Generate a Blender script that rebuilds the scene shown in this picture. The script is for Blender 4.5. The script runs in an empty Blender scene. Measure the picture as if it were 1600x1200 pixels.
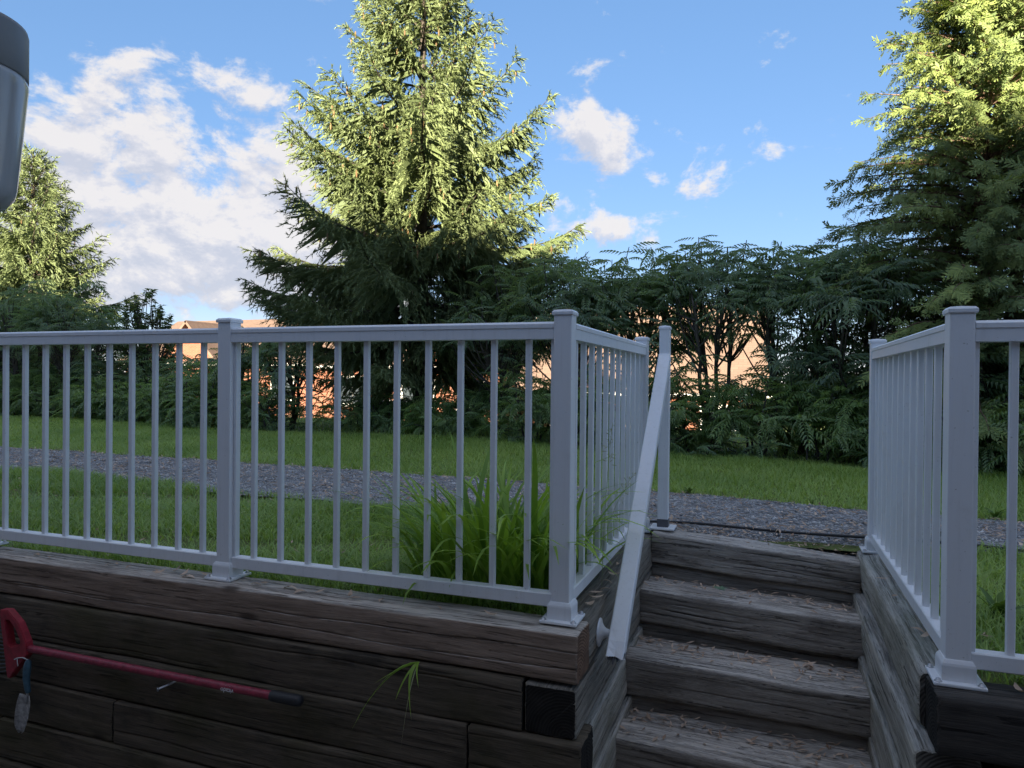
import bpy, bmesh, math, random
import numpy as np
from mathutils import Matrix, Vector

# ------------------------------------------------------------------ camera, sky, sun, exposure
S = bpy.context.scene
COL = S.collection
R = math.radians

cam_d = bpy.data.cameras.new('camera')
cam = bpy.data.objects.new('camera', cam_d)
COL.objects.link(cam)
S.camera = cam
cam_d.sensor_width = 36.0
cam_d.lens = 24.887
cam_d.clip_start = 0.02
cam_d.clip_end = 2000
_r = Vector((0.93972322, 0.34180454, 0.00948269))
_u = Vector((-0.01120472, 0.00306398, 0.99993253))
_f = Vector((-0.34175243, 0.93976607, -0.00670911))
M4 = Matrix(((_r.x, _u.x, -_f.x, 0.5997), (_r.y, _u.y, -_f.y, -2.1293), (_r.z, _u.z, -_f.z, 0.7509), (0, 0, 0, 1)))
cam.matrix_world = M4

SUN_EL = R(15.0)
SUN_X, SUN_Y = 0.12, -1.0            # horizontal direction towards the sun (behind the viewer)
SUN_STRENGTH = 2.6
SKY_STRENGTH = 0.051
CLOUD_LIGHT = 0.095
S.view_settings.view_transform = 'Standard'
S.view_settings.look = 'None'
S.view_settings.gamma = 1
S.view_settings.exposure = 3.235
S.view_settings.use_curve_mapping = False

world = bpy.data.worlds.new('World')
S.world = world
world.use_nodes = True


class NT:
    """small helper round a node tree"""
    def __init__(self, tree):
        self.t = tree
        tree.nodes.clear()

    def n(self, typ, ins=None, **props):
        nd = self.t.nodes.new(typ)
        for k, v in props.items():
            setattr(nd, k, v)
        for k, v in (ins or {}).items():
            self.put(nd.inputs[k], v)
        return nd

    def put(self, sock, v):
        if isinstance(v, bpy.types.NodeSocket):
            self.t.links.new(v, sock)
        elif isinstance(v, bpy.types.Node):
            self.t.links.new(v.outputs[0], sock)
        else:
            sock.default_value = v

    def math(self, op, a, b=None, c=None, clamp=False):
        nd = self.t.nodes.new('ShaderNodeMath')
        nd.operation = op
        nd.use_clamp = clamp
        for i, v in enumerate((a, b, c)):
            if v is not None:
                self.put(nd.inputs[i], v)
        return nd.outputs[0]

    def mix(self, fac, a, b, blend='MIX'):
        nd = self.t.nodes.new('ShaderNodeMix')
        nd.data_type = 'RGBA'
        nd.blend_type = blend
        self.put(nd.inputs[0], fac)
        self.put(nd.inputs[6], a)
        self.put(nd.inputs[7], b)
        return nd.outputs[2]

    def ramp(self, fac, stops):
        nd = self.t.nodes.new('ShaderNodeValToRGB')
        el = nd.color_ramp.elements
        while len(el) < len(stops):
            el.new(0.5)
        for e, (p, c) in zip(el, stops):
            e.position = p
            e.color = c if len(c) == 4 else (*c, 1)
        self.put(nd.inputs[0], fac)
        return nd.outputs[0]

    def maprange(self, v, a, b, c=0.0, d=1.0, smooth=True):
        nd = self.t.nodes.new('ShaderNodeMapRange')
        nd.interpolation_type = 'SMOOTHSTEP' if smooth else 'LINEAR'
        self.put(nd.inputs[0], v)
        for i, x in enumerate((a, b, c, d)):
            nd.inputs[i + 1].default_value = x
        return nd.outputs[0]


# clouds as a function of direction: azimuth (radians, + right of +Y) and elevation
def cloud_group():
    g = bpy.data.node_groups.new('cloud_density', 'ShaderNodeTree')
    g.interface.new_socket('az', in_out='INPUT', socket_type='NodeSocketFloat')
    g.interface.new_socket('el', in_out='INPUT', socket_type='NodeSocketFloat')
    g.interface.new_socket('density', in_out='OUTPUT', socket_type='NodeSocketFloat')
    T = NT(g)
    gi = T.n('NodeGroupInput')
    go = T.n('NodeGroupOutput')
    az, el = gi.outputs[0], gi.outputs[1]
    vec = T.n('ShaderNodeCombineXYZ', {0: az, 1: T.math('MULTIPLY', el, 1.5), 2: 0.37}).outputs[0]
    n1 = T.n('ShaderNodeTexNoise', {'Vector': vec, 'Scale': 10.0, 'Detail': 11.0, 'Roughness': 0.63, 'Distortion': 0.2}).outputs[0]
    n2 = T.n('ShaderNodeTexNoise', {'Vector': vec, 'Scale': 2.3, 'Detail': 2.0, 'Roughness': 0.5}).outputs[0]
    base = T.math('ADD', T.math('SUBTRACT', T.math('MULTIPLY', n1, 1.5), 0.25), T.math('MULTIPLY', T.math('SUBTRACT', n2, 0.5), 0.25))
    # cloud banks seen in the sky: az, el, radius az, radius el, weight
    blobs = [(-0.93, 0.235, 0.13, 0.12, 0.32), (-0.79, 0.235, 0.14, 0.10, 0.24), (-0.66, 0.175, 0.15, 0.075, 0.32), (-0.85, 0.130, 0.20, 0.06, 0.26), (-0.76, 0.325, 0.10, 0.045, 0.17), (-0.84, 0.350, 0.05, 0.03, 0.20),
             (-0.56, 0.18, 0.11, 0.10, 0.30), (-0.66, 0.315, 0.07, 0.06, 0.14), (-0.250, 0.340, 0.065, 0.045, 0.32), (-0.205, 0.300, 0.065, 0.045, 0.34), (-0.250, 0.210, 0.065, 0.040, 0.38), (-0.108, 0.260, 0.045, 0.026, 0.26),
             (-0.618, 0.49, 0.030, 0.045, 0.20), (-0.68, 0.405, 0.03, 0.04, 0.02), (0.005, 0.295, 0.04, 0.02, 0.19), (-0.05, 0.41, 0.045, 0.016, 0.05), (-0.17, 0.225, 0.05, 0.02, 0.16),
             (1.2, 0.2, 0.35, 0.10, 0.30), (2.3, 0.25, 0.4, 0.1, 0.30), (-2.2, 0.2, 0.5, 0.12, 0.34), (-1.6, 0.35, 0.2, 0.1, 0.28), (3.0, 0.35, 0.2, 0.1, 0.24), (0.3, 1.0, 0.5, 0.12, 0.24), (-1.9, 0.8, 0.5, 0.15, 0.26), (2.0, 0.7, 0.4, 0.15, 0.26)]
    acc = None
    for a0, e0, ra, re, w in blobs:
        dx = T.math('DIVIDE', T.math('SUBTRACT', az, a0), ra)
        dy = T.math('DIVIDE', T.math('SUBTRACT', el, e0), re)
        r2 = T.math('ADD', T.math('MULTIPLY', dx, dx), T.math('MULTIPLY', dy, dy))
        gss = T.math('MULTIPLY', T.math('POWER', 2.718, T.math('MULTIPLY', r2, -0.9)), w)
        acc = gss if acc is None else T.math('ADD', acc, gss)
    acc = T.math('ADD', acc, T.maprange(el, 0.52, 0.90, 0.0, 0.27))      # extra broken cloud added overhead, out of view, to brighten the shaded yard
    d = T.math('ADD', base, acc)
    T.put(go.inputs[0], d)
    return g


def build_world():
    T = NT(world.node_tree)
    out = T.n('ShaderNodeOutputWorld')
    sky = T.n('ShaderNodeTexSky', sky_type='NISHITA', sun_disc=False)
    sky.sun_elevation = SUN_EL
    sky.sun_rotation = math.atan2(SUN_X, SUN_Y)
    sky.air_density = 1.0
    sky.dust_density = 0.3
    sky.altitude = 1200
    sky.ozone_density = 4.0
    co = T.n('ShaderNodeTexCoord').outputs['Generated']
    sep = T.n('ShaderNodeSeparateXYZ', {0: co})
    az = T.math('ARCTAN2', sep.outputs[0], sep.outputs[1])
    el = T.math('ARCSINE', sep.outputs[2])
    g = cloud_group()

    def dens(a, e):
        nd = T.n('ShaderNodeGroup')
        nd.node_tree = g
        T.put(nd.inputs[0], a)
        T.put(nd.inputs[1], e)
        return nd.outputs[0]
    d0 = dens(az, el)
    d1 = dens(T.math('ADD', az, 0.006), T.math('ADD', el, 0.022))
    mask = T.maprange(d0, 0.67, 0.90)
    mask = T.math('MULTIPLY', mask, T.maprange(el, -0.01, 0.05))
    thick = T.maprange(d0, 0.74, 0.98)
    lit = T.math('ADD', 0.60, T.math('MULTIPLY', T.math('SUBTRACT', d0, d1), 3.8), clamp=True)
    lit = T.math('SUBTRACT', lit, T.math('MULTIPLY', thick, 0.14), clamp=True)
    ccol = T.ramp(lit, [(0.0, (0.70, 0.73, 0.84)), (0.45, (0.84, 0.84, 0.91)), (0.75, (0.98, 0.95, 0.96)), (1.0, (1.06, 1.01, 0.98))])
    soft = T.n('ShaderNodeHueSaturation', {'Color': T.n('ShaderNodeGamma', {'Color': sky, 'Gamma': 0.45}), 'Saturation': 1.5})
    soft = T.mix(1.0, soft.outputs[0], (1.0, 0.90, 0.99, 1), 'MULTIPLY')
    bg1 = T.n('ShaderNodeBackground', {'Color': soft, 'Strength': SKY_STRENGTH})
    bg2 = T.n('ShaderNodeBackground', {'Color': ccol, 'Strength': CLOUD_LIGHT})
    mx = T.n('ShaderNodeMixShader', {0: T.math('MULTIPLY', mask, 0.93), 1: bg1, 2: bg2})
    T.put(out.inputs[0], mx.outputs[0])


build_world()

sun_d = bpy.data.lights.new('sun', 'SUN')
sun_d.energy = SUN_STRENGTH
sun_d.angle = R(0.5)
sun_d.color = (1.0, 0.88, 0.66)
sun = bpy.data.objects.new('sun', sun_d)
COL.objects.link(sun)
_sd = Vector((SUN_X, SUN_Y, math.tan(SUN_EL) * math.hypot(SUN_X, SUN_Y))).normalized()
sun.rotation_euler = _sd.to_track_quat('Z', 'Y').to_euler()
sun.location = (0, -10, 12)

# ------------------------------------------------------------------ materials
MAT = {}


def new_mat(name):
    m = bpy.data.materials.new(name)
    m.use_nodes = True
    MAT[name] = m
    return m, NT(m.node_tree)


def plain(name, col, rough=0.5, metal=0.0, var=0.06, scale=30.0, bump=0.0, spec=0.5, streak=None):
    m, T = new_mat(name)
    out = T.n('ShaderNodeOutputMaterial')
    co = T.n('ShaderNodeTexCoord').outputs['Object']
    if streak:
        co = T.n('ShaderNodeMapping', {'Vector': co, 'Scale': streak}).outputs[0]
    nz = T.n('ShaderNodeTexNoise', {'Vector': co, 'Scale': scale, 'Detail': 6.0, 'Roughness': 0.6}).outputs[0]
    a = tuple(c * (1 - var * 2) for c in col)
    b = tuple(min(1, c * (1 + var * 2)) for c in col)
    c = T.ramp(nz, [(0.3, a), (0.7, b)])
    bs = T.n('ShaderNodeBsdfPrincipled', {'Base Color': c, 'Roughness': T.math('ADD', rough - 0.1, T.math('MULTIPLY', nz, 0.2)), 'Metallic': metal, 'Specular IOR Level': spec})
    if bump:
        T.put(bs.inputs['Normal'], T.n('ShaderNodeBump', {'Height': nz, 'Strength': bump, 'Distance': 0.004}).outputs[0])
    T.put(out.inputs[0], bs.outputs[0])
    return m


def wood(name, light, dark, stain, stain_amt=0.5, moss=0.0, moss_col=(0.05, 0.055, 0.018), top=None, knots=True, bump=0.6):
    m, T = new_mat(name)
    out = T.n('ShaderNodeOutputMaterial')
    tc = T.n('ShaderNodeTexCoord').outputs['Object']
    rnd = T.n('ShaderNodeObjectInfo').outputs['Random']
    off = T.math('MULTIPLY', rnd, 37.0)
    offv = T.n('ShaderNodeCombineXYZ', {0: off, 1: T.math('MULTIPLY', rnd, 11.0), 2: off}).outputs[0]
    co = T.n('ShaderNodeVectorMath', {0: tc, 1: offv}, operation='ADD').outputs[0]
    # gentle bending of the grain
    wn = T.n('ShaderNodeTexNoise', {'Vector': co, 'Scale': 2.2, 'Detail': 1.0}).outputs[1]
    wv = T.n('ShaderNodeVectorMath', {0: wn, 1: (0.0, 0.03, 0.03)}, operation='MULTIPLY').outputs[0]
    cw = T.n('ShaderNodeVectorMath', {0: co, 1: wv}, operation='ADD').outputs[0]
    g1 = T.n('ShaderNodeTexNoise', {'Vector': T.n('ShaderNodeMapping', {'Vector': cw, 'Scale': (0.9, 22, 22)}).outputs[0], 'Scale': 2.6, 'Detail': 7.0, 'Roughness': 0.65}).outputs[0]
    g2 = T.n('ShaderNodeTexNoise', {'Vector': T.n('ShaderNodeMapping', {'Vector': cw, 'Scale': (5, 160, 160)}).outputs[0], 'Scale': 2.0, 'Detail': 3.0, 'Roughness': 0.7}).outputs[0]
    g = T.math('ADD', T.math('MULTIPLY', g1, 0.65), T.math('MULTIPLY', g2, 0.35))
    c = T.ramp(g, [(0.36, dark), (0.50, tuple((a + b) / 2 for a, b in zip(light, dark))), (0.62, light)])
    fis = T.n('ShaderNodeTexNoise', {'Vector': T.n('ShaderNodeMapping', {'Vector': cw, 'Scale': (1.6, 70, 70)}).outputs[0], 'Scale': 1.5, 'Detail': 4.0, 'Roughness': 0.6}).outputs[0]
    fis = T.maprange(fis, 0.585, 0.635)
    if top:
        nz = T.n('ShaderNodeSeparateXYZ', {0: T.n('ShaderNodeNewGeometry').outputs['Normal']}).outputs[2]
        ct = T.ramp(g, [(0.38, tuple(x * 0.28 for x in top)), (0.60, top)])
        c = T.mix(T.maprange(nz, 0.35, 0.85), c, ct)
    c = T.mix(T.math('MULTIPLY', fis, 0.80), c, tuple(x * 0.4 for x in dark) + (1,))
    bl = T.n('ShaderNodeTexNoise', {'Vector': T.n('ShaderNodeMapping', {'Vector': co, 'Scale': (1, 2.2, 2.2)}).outputs[0], 'Scale': 3.1, 'Detail': 6.0, 'Roughness': 0.65}).outputs[0]
    c = T.mix(T.math('MULTIPLY', T.maprange(bl, 0.50, 0.72), stain_amt), c, (*stain, 1))
    if moss:
        ms = T.n('ShaderNodeTexNoise', {'Vector': co, 'Scale': 2.0, 'Detail': 5.0, 'Roughness': 0.6}).outputs[0]
        c = T.mix(T.math('MULTIPLY', T.maprange(ms, 0.42, 0.66), moss), c, (*moss_col, 1))
    if knots:
        vo = T.n('ShaderNodeTexVoronoi', {'Vector': T.n('ShaderNodeMapping', {'Vector': cw, 'Scale': (2.6, 7.5, 7.5)}).outputs[0], 'Scale': 1.0, 'Randomness': 1.0}).outputs['Distance']
        kn = T.maprange(vo, 0.05, 0.16, 0.85, 0.0)
        c = T.mix(kn, c, tuple(x * 0.35 for x in dark) + (1,))
    h = T.math('SUBTRACT', T.math('ADD', T.math('MULTIPLY', g1, 0.6), T.math('MULTIPLY', g2, 0.6)), T.math('MULTIPLY', fis, 0.35))
    bp = T.n('ShaderNodeBump', {'Height': h, 'Strength': bump, 'Distance': 0.006}).outputs[0]
    bs = T.n('ShaderNodeBsdfPrincipled', {'Base Color': c, 'Roughness': 0.85, 'Specular IOR Level': 0.25, 'Normal': bp})
    T.put(out.inputs[0], bs.outputs[0])
    return m


def end_grain(name, light, dark):
    m, T = new_mat(name)
    out = T.n('ShaderNodeOutputMaterial')
    tc = T.n('ShaderNodeTexCoord').outputs['Object']
    co = T.n('ShaderNodeMapping', {'Vector': tc, 'Scale': (0, 1, 1), 'Location': (0, 0.05, 0.07)}).outputs[0]
    d = T.n('ShaderNodeVectorMath', {0: co}, operation='LENGTH').outputs['Value']
    nz = T.n('ShaderNodeTexNoise', {'Vector': tc, 'Scale': 25.0, 'Detail': 5.0}).outputs[0]
    w = T.math('SINE', T.math('ADD', T.math('MULTIPLY', d, 700.0), T.math('MULTIPLY', nz, 9.0)))
    f = T.math('ADD', T.math('MULTIPLY', w, 0.2), nz)
    c = T.ramp(f, [(0.3, dark), (0.75, light)])
    bs = T.n('ShaderNodeBsdfPrincipled', {'Base Color': c, 'Roughness': 0.9, 'Specular IOR Level': 0.2,
             'Normal': T.n('ShaderNodeBump', {'Height': f, 'Strength': 0.4, 'Distance': 0.004}).outputs[0]})
    T.put(out.inputs[0], bs.outputs[0])
    return m


def foliage(name, dark, light, trans=0.3, rough=0.55, spec=0.3, tcol=None):
    """leaf colour runs from dark to light by the leaf's own tint (age)"""
    m, T = new_mat(name)
    out = T.n('ShaderNodeOutputMaterial')
    at = T.n('ShaderNodeAttribute', attribute_name='tint').outputs['Fac']
    c = T.ramp(at, [(0.0, dark), (1.0, light)])
    bs = T.n('ShaderNodeBsdfPrincipled', {'Base Color': c, 'Roughness': rough, 'Specular IOR Level': spec})
    t2 = T.mix(1.0, c, (*(tcol or (1.25, 1.25, 0.7)), 1), 'MULTIPLY')
    tr = T.n('ShaderNodeBsdfTranslucent', {'Color': t2})
    mx = T.n('ShaderNodeMixShader', {0: trans, 1: bs, 2: tr})
    T.put(out.inputs[0], mx.outputs[0])
    return m


def white_paint():
    m, T = new_mat('white_aluminium')
    out = T.n('ShaderNodeOutputMaterial')
    co = T.n('ShaderNodeTexCoord').outputs['Object']
    rnd = T.n('ShaderNodeObjectInfo').outputs['Random']
    co = T.n('ShaderNodeVectorMath', {0: co, 1: T.n('ShaderNodeCombineXYZ', {0: T.math('MULTIPLY', rnd, 9.0), 1: rnd, 2: T.math('MULTIPLY', rnd, 5.0)})}, operation='ADD').outputs[0]
    a = T.n('ShaderNodeTexNoise', {'Vector': T.n('ShaderNodeMapping', {'Vector': co, 'Scale': (60, 60, 4)}).outputs[0], 'Scale': 1.0, 'Detail': 5.0, 'Roughness': 0.65}).outputs[0]
    b = T.n('ShaderNodeTexNoise', {'Vector': co, 'Scale': 9.0, 'Detail': 8.0, 'Roughness': 0.7}).outputs[0]
    sp = T.n('ShaderNodeTexNoise', {'Vector': co, 'Scale': 140.0, 'Detail': 2.0}).outputs[0]
    c = T.mix(T.math('MULTIPLY', T.maprange(a, 0.48, 0.75), 0.30), (0.78, 0.79, 0.81, 1), (0.60, 0.60, 0.59, 1))
    c = T.mix(T.math('MULTIPLY', T.maprange(b, 0.55, 0.78), 0.35), c, (0.55, 0.53, 0.49, 1))
    c = T.mix(T.math('MULTIPLY', T.maprange(sp, 0.70, 0.76), 0.5), c, (0.25, 0.24, 0.2, 1))
    bs = T.n('ShaderNodeBsdfPrincipled', {'Base Color': c, 'Roughness': T.math('ADD', 0.32, T.math('MULTIPLY', b, 0.2)), 'Specular IOR Level': 0.5})
    T.put(out.inputs[0], bs.outputs[0])


white_paint()
plain('galvanised_screw', (0.45, 0.45, 0.47), 0.4, 0.8, 0.1)
plain('dirty_rubber', (0.10, 0.10, 0.11), 0.8)
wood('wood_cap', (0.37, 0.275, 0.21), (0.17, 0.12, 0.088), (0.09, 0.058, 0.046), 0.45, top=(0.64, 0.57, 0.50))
wood('wood_dark', (0.150, 0.118, 0.086), (0.060, 0.047, 0.034), (0.015, 0.014, 0.013), 0.7, moss=0.55, moss_col=(0.048, 0.046, 0.012))
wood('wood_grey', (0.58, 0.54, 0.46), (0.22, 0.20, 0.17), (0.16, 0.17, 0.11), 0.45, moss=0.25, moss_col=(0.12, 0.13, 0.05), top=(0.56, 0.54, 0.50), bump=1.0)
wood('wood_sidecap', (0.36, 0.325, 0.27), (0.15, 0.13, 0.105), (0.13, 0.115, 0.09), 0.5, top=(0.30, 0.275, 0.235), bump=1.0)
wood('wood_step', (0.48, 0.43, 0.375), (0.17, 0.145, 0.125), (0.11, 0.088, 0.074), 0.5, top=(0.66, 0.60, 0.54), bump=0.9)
wood('wood_rightfront', (0.07, 0.062, 0.055), (0.028, 0.025, 0.023), (0.015, 0.014, 0.014), 0.6, top=(0.10, 0.09, 0.08))
end_grain('endgrain_dark', (0.028, 0.025, 0.022), (0.012, 0.011, 0.010))
end_grain('endgrain_brown', (0.22, 0.13, 0.085), (0.10, 0.06, 0.04))
end_grain('endgrain_grey', (0.14, 0.13, 0.115), (0.05, 0.045, 0.04))
plain('red_plastic', (0.29, 0.02, 0.035), 0.5, 0, 0.2, 40)
plain('red_pole', (0.25, 0.026, 0.05), 0.5, 0, 0.22, 45)
plain('black_grip', (0.02, 0.02, 0.022), 0.6)
plain('white_print', (0.8, 0.78, 0.78), 0.6)
plain('tine_steel', (0.08, 0.085, 0.095), 0.45, 0.5, 0.15)
plain('blue_handle', (0.05, 0.11, 0.15), 0.5, 0, 0.12, 60)
plain('trowel_steel', (0.42, 0.41, 0.40), 0.45, 0.35, 0.25, 90, 0.1)
plain('twine', (0.5, 0.5, 0.5), 0.9)
plain('black_cable', (0.02, 0.02, 0.022), 0.45)
plain('lantern_metal', (0.17, 0.175, 0.185), 0.5, 0.1, 0.05)
plain('pale_stone', (0.55, 0.54, 0.52), 0.8, 0, 0.1, 30, 0.3)
plain('bark_dark', (0.075, 0.062, 0.052), 0.9, 0, 0.35, 35, 0.8, 0.15, (1, 1, 0.3))
plain('bark_grey', (0.10, 0.088, 0.075), 0.9, 0, 0.35, 40, 0.8, 0.15, (1, 1, 0.3))
plain('bark_cedar', (0.16, 0.105, 0.075), 0.9, 0, 0.35, 40, 0.8, 0.15, (1, 1, 0.2))
plain('gravel_stone', (0.40, 0.39, 0.385), 0.85, 0, 0.4, 9.0, 0.2, 0.3)
plain('patio_stone', (0.20, 0.19, 0.18), 0.85, 0, 0.2, 8, 0.3)
plain('stucco', (0.30, 0.25, 0.21), 0.9, 0, 0.12, 14, 0.3)
plain('screen_wood', (0.13, 0.10, 0.08), 0.85, 0, 0.25, 20, 0.3, 0.2, (8, 8, 0.6))
plain('dark_glass', (0.04, 0.05, 0.06), 0.08, 0, 0.02, 5)
plain('white_trim', (0.72, 0.70, 0.68), 0.5, 0, 0.03)
plain('grey_siding', (0.33, 0.33, 0.35), 0.7, 0, 0.05)
foliage('spruce_leaf', (0.085, 0.120, 0.055), (0.235, 0.285, 0.120), 0.12, 0.6)
foliage('spruce_cone', (0.14, 0.085, 0.04), (0.26, 0.17, 0.085), 0.0, 0.7)
foliage('cedar_leaf', (0.10, 0.15, 0.070), (0.30, 0.36, 0.10), 0.15, 0.6)
foliage('sumac_leaf', (0.15, 0.23, 0.13), (0.29, 0.40, 0.21), 0.46, 0.38, 0.8)
foliage('shrub_leaf', (0.14, 0.23, 0.10), (0.30, 0.43, 0.16), 0.42, 0.38, 0.8)
foliage('tree_leaf', (0.085, 0.14, 0.05), (0.20, 0.26, 0.10), 0.3, 0.5, 0.4)
foliage('grass_blade', (0.20, 0.32, 0.085), (0.42, 0.56, 0.18), 0.42, 0.5, 0.4)
foliage('lily_leaf', (0.15, 0.27, 0.040), (0.40, 0.58, 0.085), 0.35, 0.42, 0.45)
foliage('weed_leaf', (0.07, 0.13, 0.03), (0.20, 0.30, 0.06), 0.35, 0.5, 0.35)
foliage('seed_head', (0.30, 0.33, 0.17), (0.42, 0.42, 0.25), 0.2, 0.8)
foliage('dead_leaf', (0.30, 0.19, 0.13), (0.72, 0.55, 0.43), 0.1, 0.8, 0.15)


def soil():
    m, T = new_mat('lawn_soil')
    out = T.n('ShaderNodeOutputMaterial')
    co = T.n('ShaderNodeTexCoord').outputs['Object']
    a = T.n('ShaderNodeTexNoise', {'Vector': co, 'Scale': 14.0, 'Detail': 8.0, 'Roughness': 0.7}).outputs[0]
    b = T.n('ShaderNodeTexNoise', {'Vector': co, 'Scale': 1.4, 'Detail': 4.0}).outputs[0]
    c1 = T.ramp(a, [(0.3, (0.10, 0.125, 0.045)), (0.7, (0.22, 0.27, 0.09))])
    c2 = T.ramp(a, [(0.3, (0.040, 0.032, 0.022)), (0.7, (0.085, 0.072, 0.045))])
    c = T.mix(T.maprange(b, 0.52, 0.75), c1, c2)
    bs = T.n('ShaderNodeBsdfPrincipled', {'Base Color': c, 'Roughness': 0.95, 'Specular IOR Level': 0.1,
             'Normal': T.n('ShaderNodeBump', {'Height': a, 'Strength': 0.9, 'Distance': 0.03}).outputs[0]})
    T.put(out.inputs[0], bs.outputs[0])


def gravel():
    m, T = new_mat('gravel_bed')
    out = T.n('ShaderNodeOutputMaterial')
    co = T.n('ShaderNodeTexCoord').outputs['Object']
    v = T.n('ShaderNodeTexVoronoi', {'Vector': co, 'Scale': 75.0, 'Randomness': 1.0})
    n = T.n('ShaderNodeTexNoise', {'Vector': co, 'Scale': 5.0, 'Detail': 6.0, 'Roughness': 0.7}).outputs[0]
    gv = T.n('ShaderNodeSeparateColor', {0: v.outputs['Color']}).outputs[0]
    c = T.ramp(gv, [(0.0, (0.14, 0.14, 0.145)), (0.6, (0.27, 0.27, 0.275)), (1.0, (0.46, 0.45, 0.45))])
    c = T.mix(T.math('MULTIPLY', T.maprange(n, 0.45, 0.75), 0.55), c, (0.085, 0.078, 0.072, 1))
    h = T.math('SUBTRACT', 1.0, v.outputs['Distance'])
    bs = T.n('ShaderNodeBsdfPrincipled', {'Base Color': c, 'Roughness': 0.9, 'Specular IOR Level': 0.2,
             'Normal': T.n('ShaderNodeBump', {'Height': h, 'Strength': 0.8, 'Distance': 0.01}).outputs[0]})
    T.put(out.inputs[0], bs.outputs[0])


def brick_far(name, c1, c2, mortar):
    m, T = new_mat(name)
    out = T.n('ShaderNodeOutputMaterial')
    co = T.n('ShaderNodeTexCoord').outputs['Object']
    mp = T.n('ShaderNodeMapping', {'Vector': co, 'Rotation': (R(90), 0, 0)}).outputs[0]
    b = T.n('ShaderNodeTexBrick', {'Vector': mp, 'Color1': (*c1, 1), 'Color2': (*c2, 1), 'Mortar': (*mortar, 1), 'Scale': 1.0, 'Mortar Size': 0.008, 'Brick Width': 0.22, 'Row Height': 0.075})
    n = T.n('ShaderNodeTexNoise', {'Vector': co, 'Scale': 2.0, 'Detail': 5.0}).outputs[0]
    c = T.mix(T.math('MULTIPLY', n, 0.4), b.outputs[0], tuple(x * 0.6 for x in c1) + (1,))
    bs = T.n('ShaderNodeBsdfPrincipled', {'Base Color': c, 'Roughness': 0.9, 'Specular IOR Level': 0.2})
    T.put(out.inputs[0], bs.outputs[0])


def shingles(name, c1, c2):
    m, T = new_mat(name)
    out = T.n('ShaderNodeOutputMaterial')
    co = T.n('ShaderNodeTexCoord').outputs['Object']
    b = T.n('ShaderNodeTexBrick', {'Vector': co, 'Color1': (*c1, 1), 'Color2': (*c2, 1), 'Mortar': tuple(x * 0.62 for x in c1) + (1,), 'Scale': 1.0, 'Mortar Size': 0.006, 'Brick Width': 0.35, 'Row Height': 0.16})
    n = T.n('ShaderNodeTexNoise', {'Vector': co, 'Scale': 1.2, 'Detail': 6.0}).outputs[0]
    c = T.mix(T.math('MULTIPLY', n, 0.35), b.outputs[0], tuple(x * 0.75 for x in c2) + (1,))
    bs = T.n('ShaderNodeBsdfPrincipled', {'Base Color': c, 'Roughness': 0.95, 'Specular IOR Level': 0.15})
    T.put(out.inputs[0], bs.outputs[0])


def lantern_glass():
    m, T = new_mat('lantern_glass')
    out = T.n('ShaderNodeOutputMaterial')
    co = T.n('ShaderNodeTexCoord').outputs['Object']
    n = T.n('ShaderNodeTexNoise', {'Vector': T.n('ShaderNodeMapping', {'Vector': co, 'Scale': (60, 60, 4)}).outputs[0], 'Scale': 1.0, 'Detail': 4.0}).outputs[0]
    c = T.ramp(n, [(0.3, (0.42, 0.43, 0.45)), (0.7, (0.55, 0.56, 0.58))])
    bs = T.n('ShaderNodeBsdfPrincipled', {'Base Color': c, 'Roughness': 0.16, 'Transmission Weight': 0.25, 'IOR': 1.45, 'Specular IOR Level': 0.6})
    T.put(out.inputs[0], bs.outputs[0])


soil()
gravel()
brick_far('brick_orange', (0.27, 0.095, 0.055), (0.20, 0.07, 0.042), (0.22, 0.17, 0.14))
brick_far('brick_brown', (0.24, 0.15, 0.11), (0.19, 0.12, 0.09), (0.28, 0.25, 0.22))
shingles('shingle_tan', (0.165, 0.112, 0.090), (0.195, 0.134, 0.106))
shingles('shingle_brown', (0.22, 0.15, 0.11), (0.27, 0.185, 0.135))
lantern_glass()

# ------------------------------------------------------------------ building helpers


def link(o, parent=None):
    COL.objects.link(o)
    if parent is not None:
        o.parent = parent
    return o


def thing(name, label, cat, loc=(0, 0, 0), group=None):
    o = bpy.data.objects.new(name, None)
    o.empty_display_size = 0.1
    o.location = loc
    o['label'] = label
    o['category'] = cat
    if group:
        o['group'] = group
    return link(o)


def tag(o, label, cat, group=None):
    o['label'] = label
    o['category'] = cat
    if group:
        o['group'] = group
    return o


def struct(o):
    o['kind'] = 'structure'
    return o


def off(parent):
    """local offset that cancels the parents' places, for meshes written in world coordinates"""
    v = Vector((0, 0, 0))
    p = parent
    while p is not None:
        v += p.location
        p = p.parent
    return -v


def mesh_obj(name, me, mat=None, parent=None, loc=None, rot=None, world_coords=False):
    o = bpy.data.objects.new(name, me)
    if mat is not None and len(me.materials) == 0:
        me.materials.append(MAT[mat])
    link(o, parent)
    if world_coords and parent is not None:
        o.location = off(parent)
    if loc is not None:
        o.location = loc
    if rot is not None:
        o.rotation_euler = rot
    return o


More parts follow.
